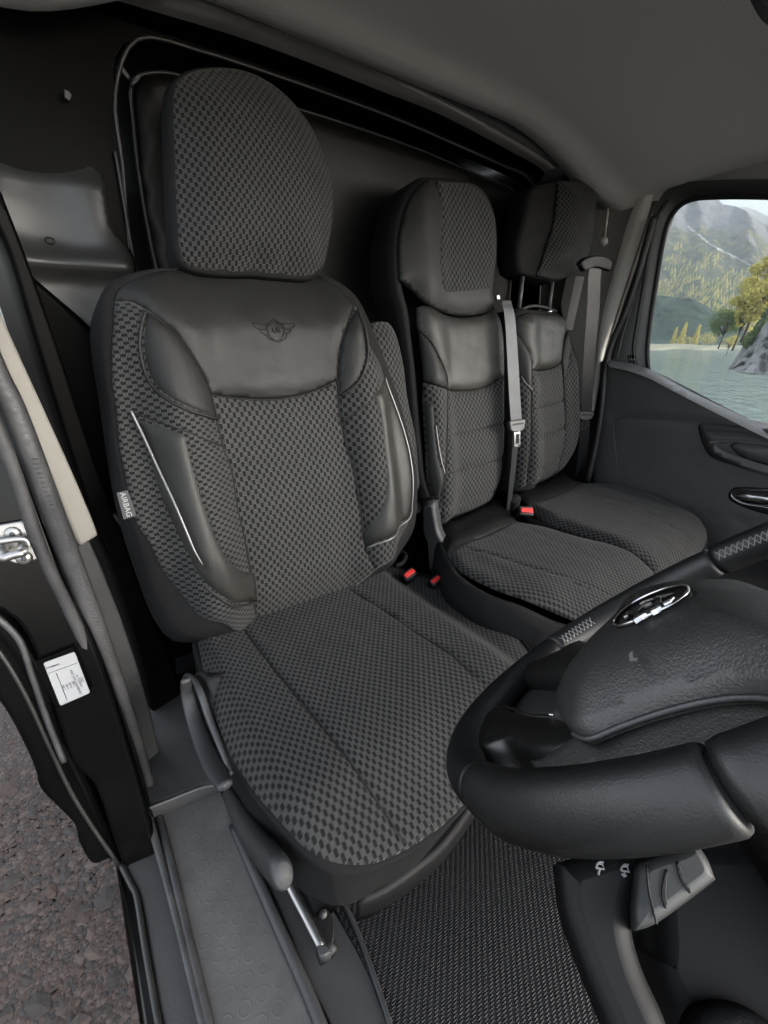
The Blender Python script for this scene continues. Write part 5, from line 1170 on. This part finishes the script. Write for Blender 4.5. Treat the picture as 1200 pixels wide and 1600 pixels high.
# forest on the mountain: yellow and dark crowns
fy = MB(); fd = MB()
mv = np.array([v.co[:] for v in mt.data.vertices]).reshape(80, 110, 3)
for _ in range(9000):
    i = RNG.uniform(3, 50); j = RNG.uniform(15, 85); a, b = int(i), int(j)
    if mn.noise(Vector((j*.16, i*.12, 0)))+.25-i*.012 < RNG.uniform(-.5, .3): continue
    q = mv[a, b]*(1-(i-a))+mv[a+1, b]*(i-a); h = RNG.uniform(3.5, 7)*(1+.2*i/50)
    m_ = fy if RNG.random() < .55 else fd
    w_ = h*.26
    m_.add([q+np.array([w_*math.cos(t_), w_*math.sin(t_), RNG.uniform(0, .2)*h]) for t_ in np.arange(5)*two/5]+[q+np.array([0, 0, h])], [(k, (k+1) % 5, 5) for k in range(5)])
fo = fy.build('autumn_forest', M['leaf_y'], None, False); tag(fo, 'yellow trees scattered over the mountain slope', 'forest', kind='stuff')
fo2 = fd.build('evergreen_forest', M['leaf_g'], None, False); tag(fo2, 'dark evergreen trees scattered over the mountain slope', 'forest', kind='stuff')
sc = terrain  # scree chute as a thin terrain band on the slope
chp = [(1072, 352), (1085, 362), (1098, 372), (1108, 380), (1125, 390), (1145, 400), (1165, 410), (1182, 420)]
V = []; F = []
from mathutils.bvhtree import BVHTree
bvh = BVHTree.FromObject(mt, bpy.context.evaluated_depsgraph_get()) if False else BVHTree.FromPolygons([tuple(v.co) for v in mt.data.vertices], [tuple(p.vertices) for p in mt.data.polygons])
for i, (u_, v_) in enumerate(catmull(chp, 8)):
    wv_ = .8+1.2*abs(math.sin(i*.35))
    for dv_ in (-wv_, wv_):
        d = ray((u_, v_+dv_+.8*math.sin(i*1.3))); hh_ = bvh.ray_cast(Vector(CAM), Vector(d)); 
        V.append(tuple(np.array(hh_[0] if hh_[0] else CAM+d*800)-d*3))
k = len(V)//2
so2 = mesh('scree_chute', V, [(2*i, 2*i+1, 2*i+3, 2*i+2) for i in range(k-1)], tsc.m, None, True); tag(so2, kind='structure')
# rock
trk = NT('lakeside_rock'); f = trk.noise(.5, 10, rough=.65, dist=.8); trk.set(Base_Color=trk.ramp(f, [(.3, (.20, .195, .19)), (.5, (.38, .37, .36)), (.7, (.5, .49, .48))]), Roughness=.85); trk.bump(f, .9, 1.2)
rk = [(1138, 577), (1146, 566), (1158, 545), (1166, 532), (1180, 512), (1196, 480), (1215, 455), (1300, 430), (1420, 440), (1420, 600), (1300, 592), (1200, 585), (1165, 583)]
def rockpt(u_, w_):
    vt = np.interp(u_, [1138, 1146, 1158, 1166, 1180, 1196, 1215, 1300, 1420], [577, 566, 545, 532, 512, 484, 462, 440, 450]); vb = np.interp(u_, [1138, 1165, 1200, 1300, 1420], [578, 584, 587, 594, 600])
    v_ = vb+(vt-vb)*w_; nz = mn.fractal(Vector((u_*.05, w_*2.5, 3)), 1., 2., 5)
    D = 66+(1200-u_)*.12+w_*14+nz*4; return atD((u_+nz*2, v_), D)
rko = grid('rock', lambda a, b: rockpt(1138+a*282, b), 90, 40, trk.m, None, False); tag(rko, 'grey sloping rock face rising from the lake at the right of the window', 'rock')
mossb = MB()
for _ in range(700):
    a = RNG.uniform(0, 1)**1.5; q = rockpt(1166+a*110, RNG.uniform(.80, 1.0)); blob_leaves(mossb, q, .35, 2, .25)
ms_o = mossb.build('rock_moss', M['leaf_g'], None, False); tag(ms_o, 'green grass and shrubs growing on the rock ledges', 'grass', kind='stuff')

# thin mountain air
th = bpy.data.materials.new('pale_air'); th.use_nodes = True; nt = th.node_tree; nt.nodes.remove(nt.nodes['Principled BSDF'])
pv = nt.nodes.new('ShaderNodeVolumePrincipled'); pv.inputs['Color'].default_value = (.86, .92, .95, 1); pv.inputs['Density'].default_value = .0007; pv.inputs['Anisotropy'].default_value = .1
nt.links.new(pv.outputs[0], nt.nodes['Material Output'].inputs['Volume'])
hz = box('haze', (-40, -40, -60), (2400, 2200, 480), th, None, .01); tag(hz, 'pale haze in the air over the lake and mountains', 'haze', kind='stuff')
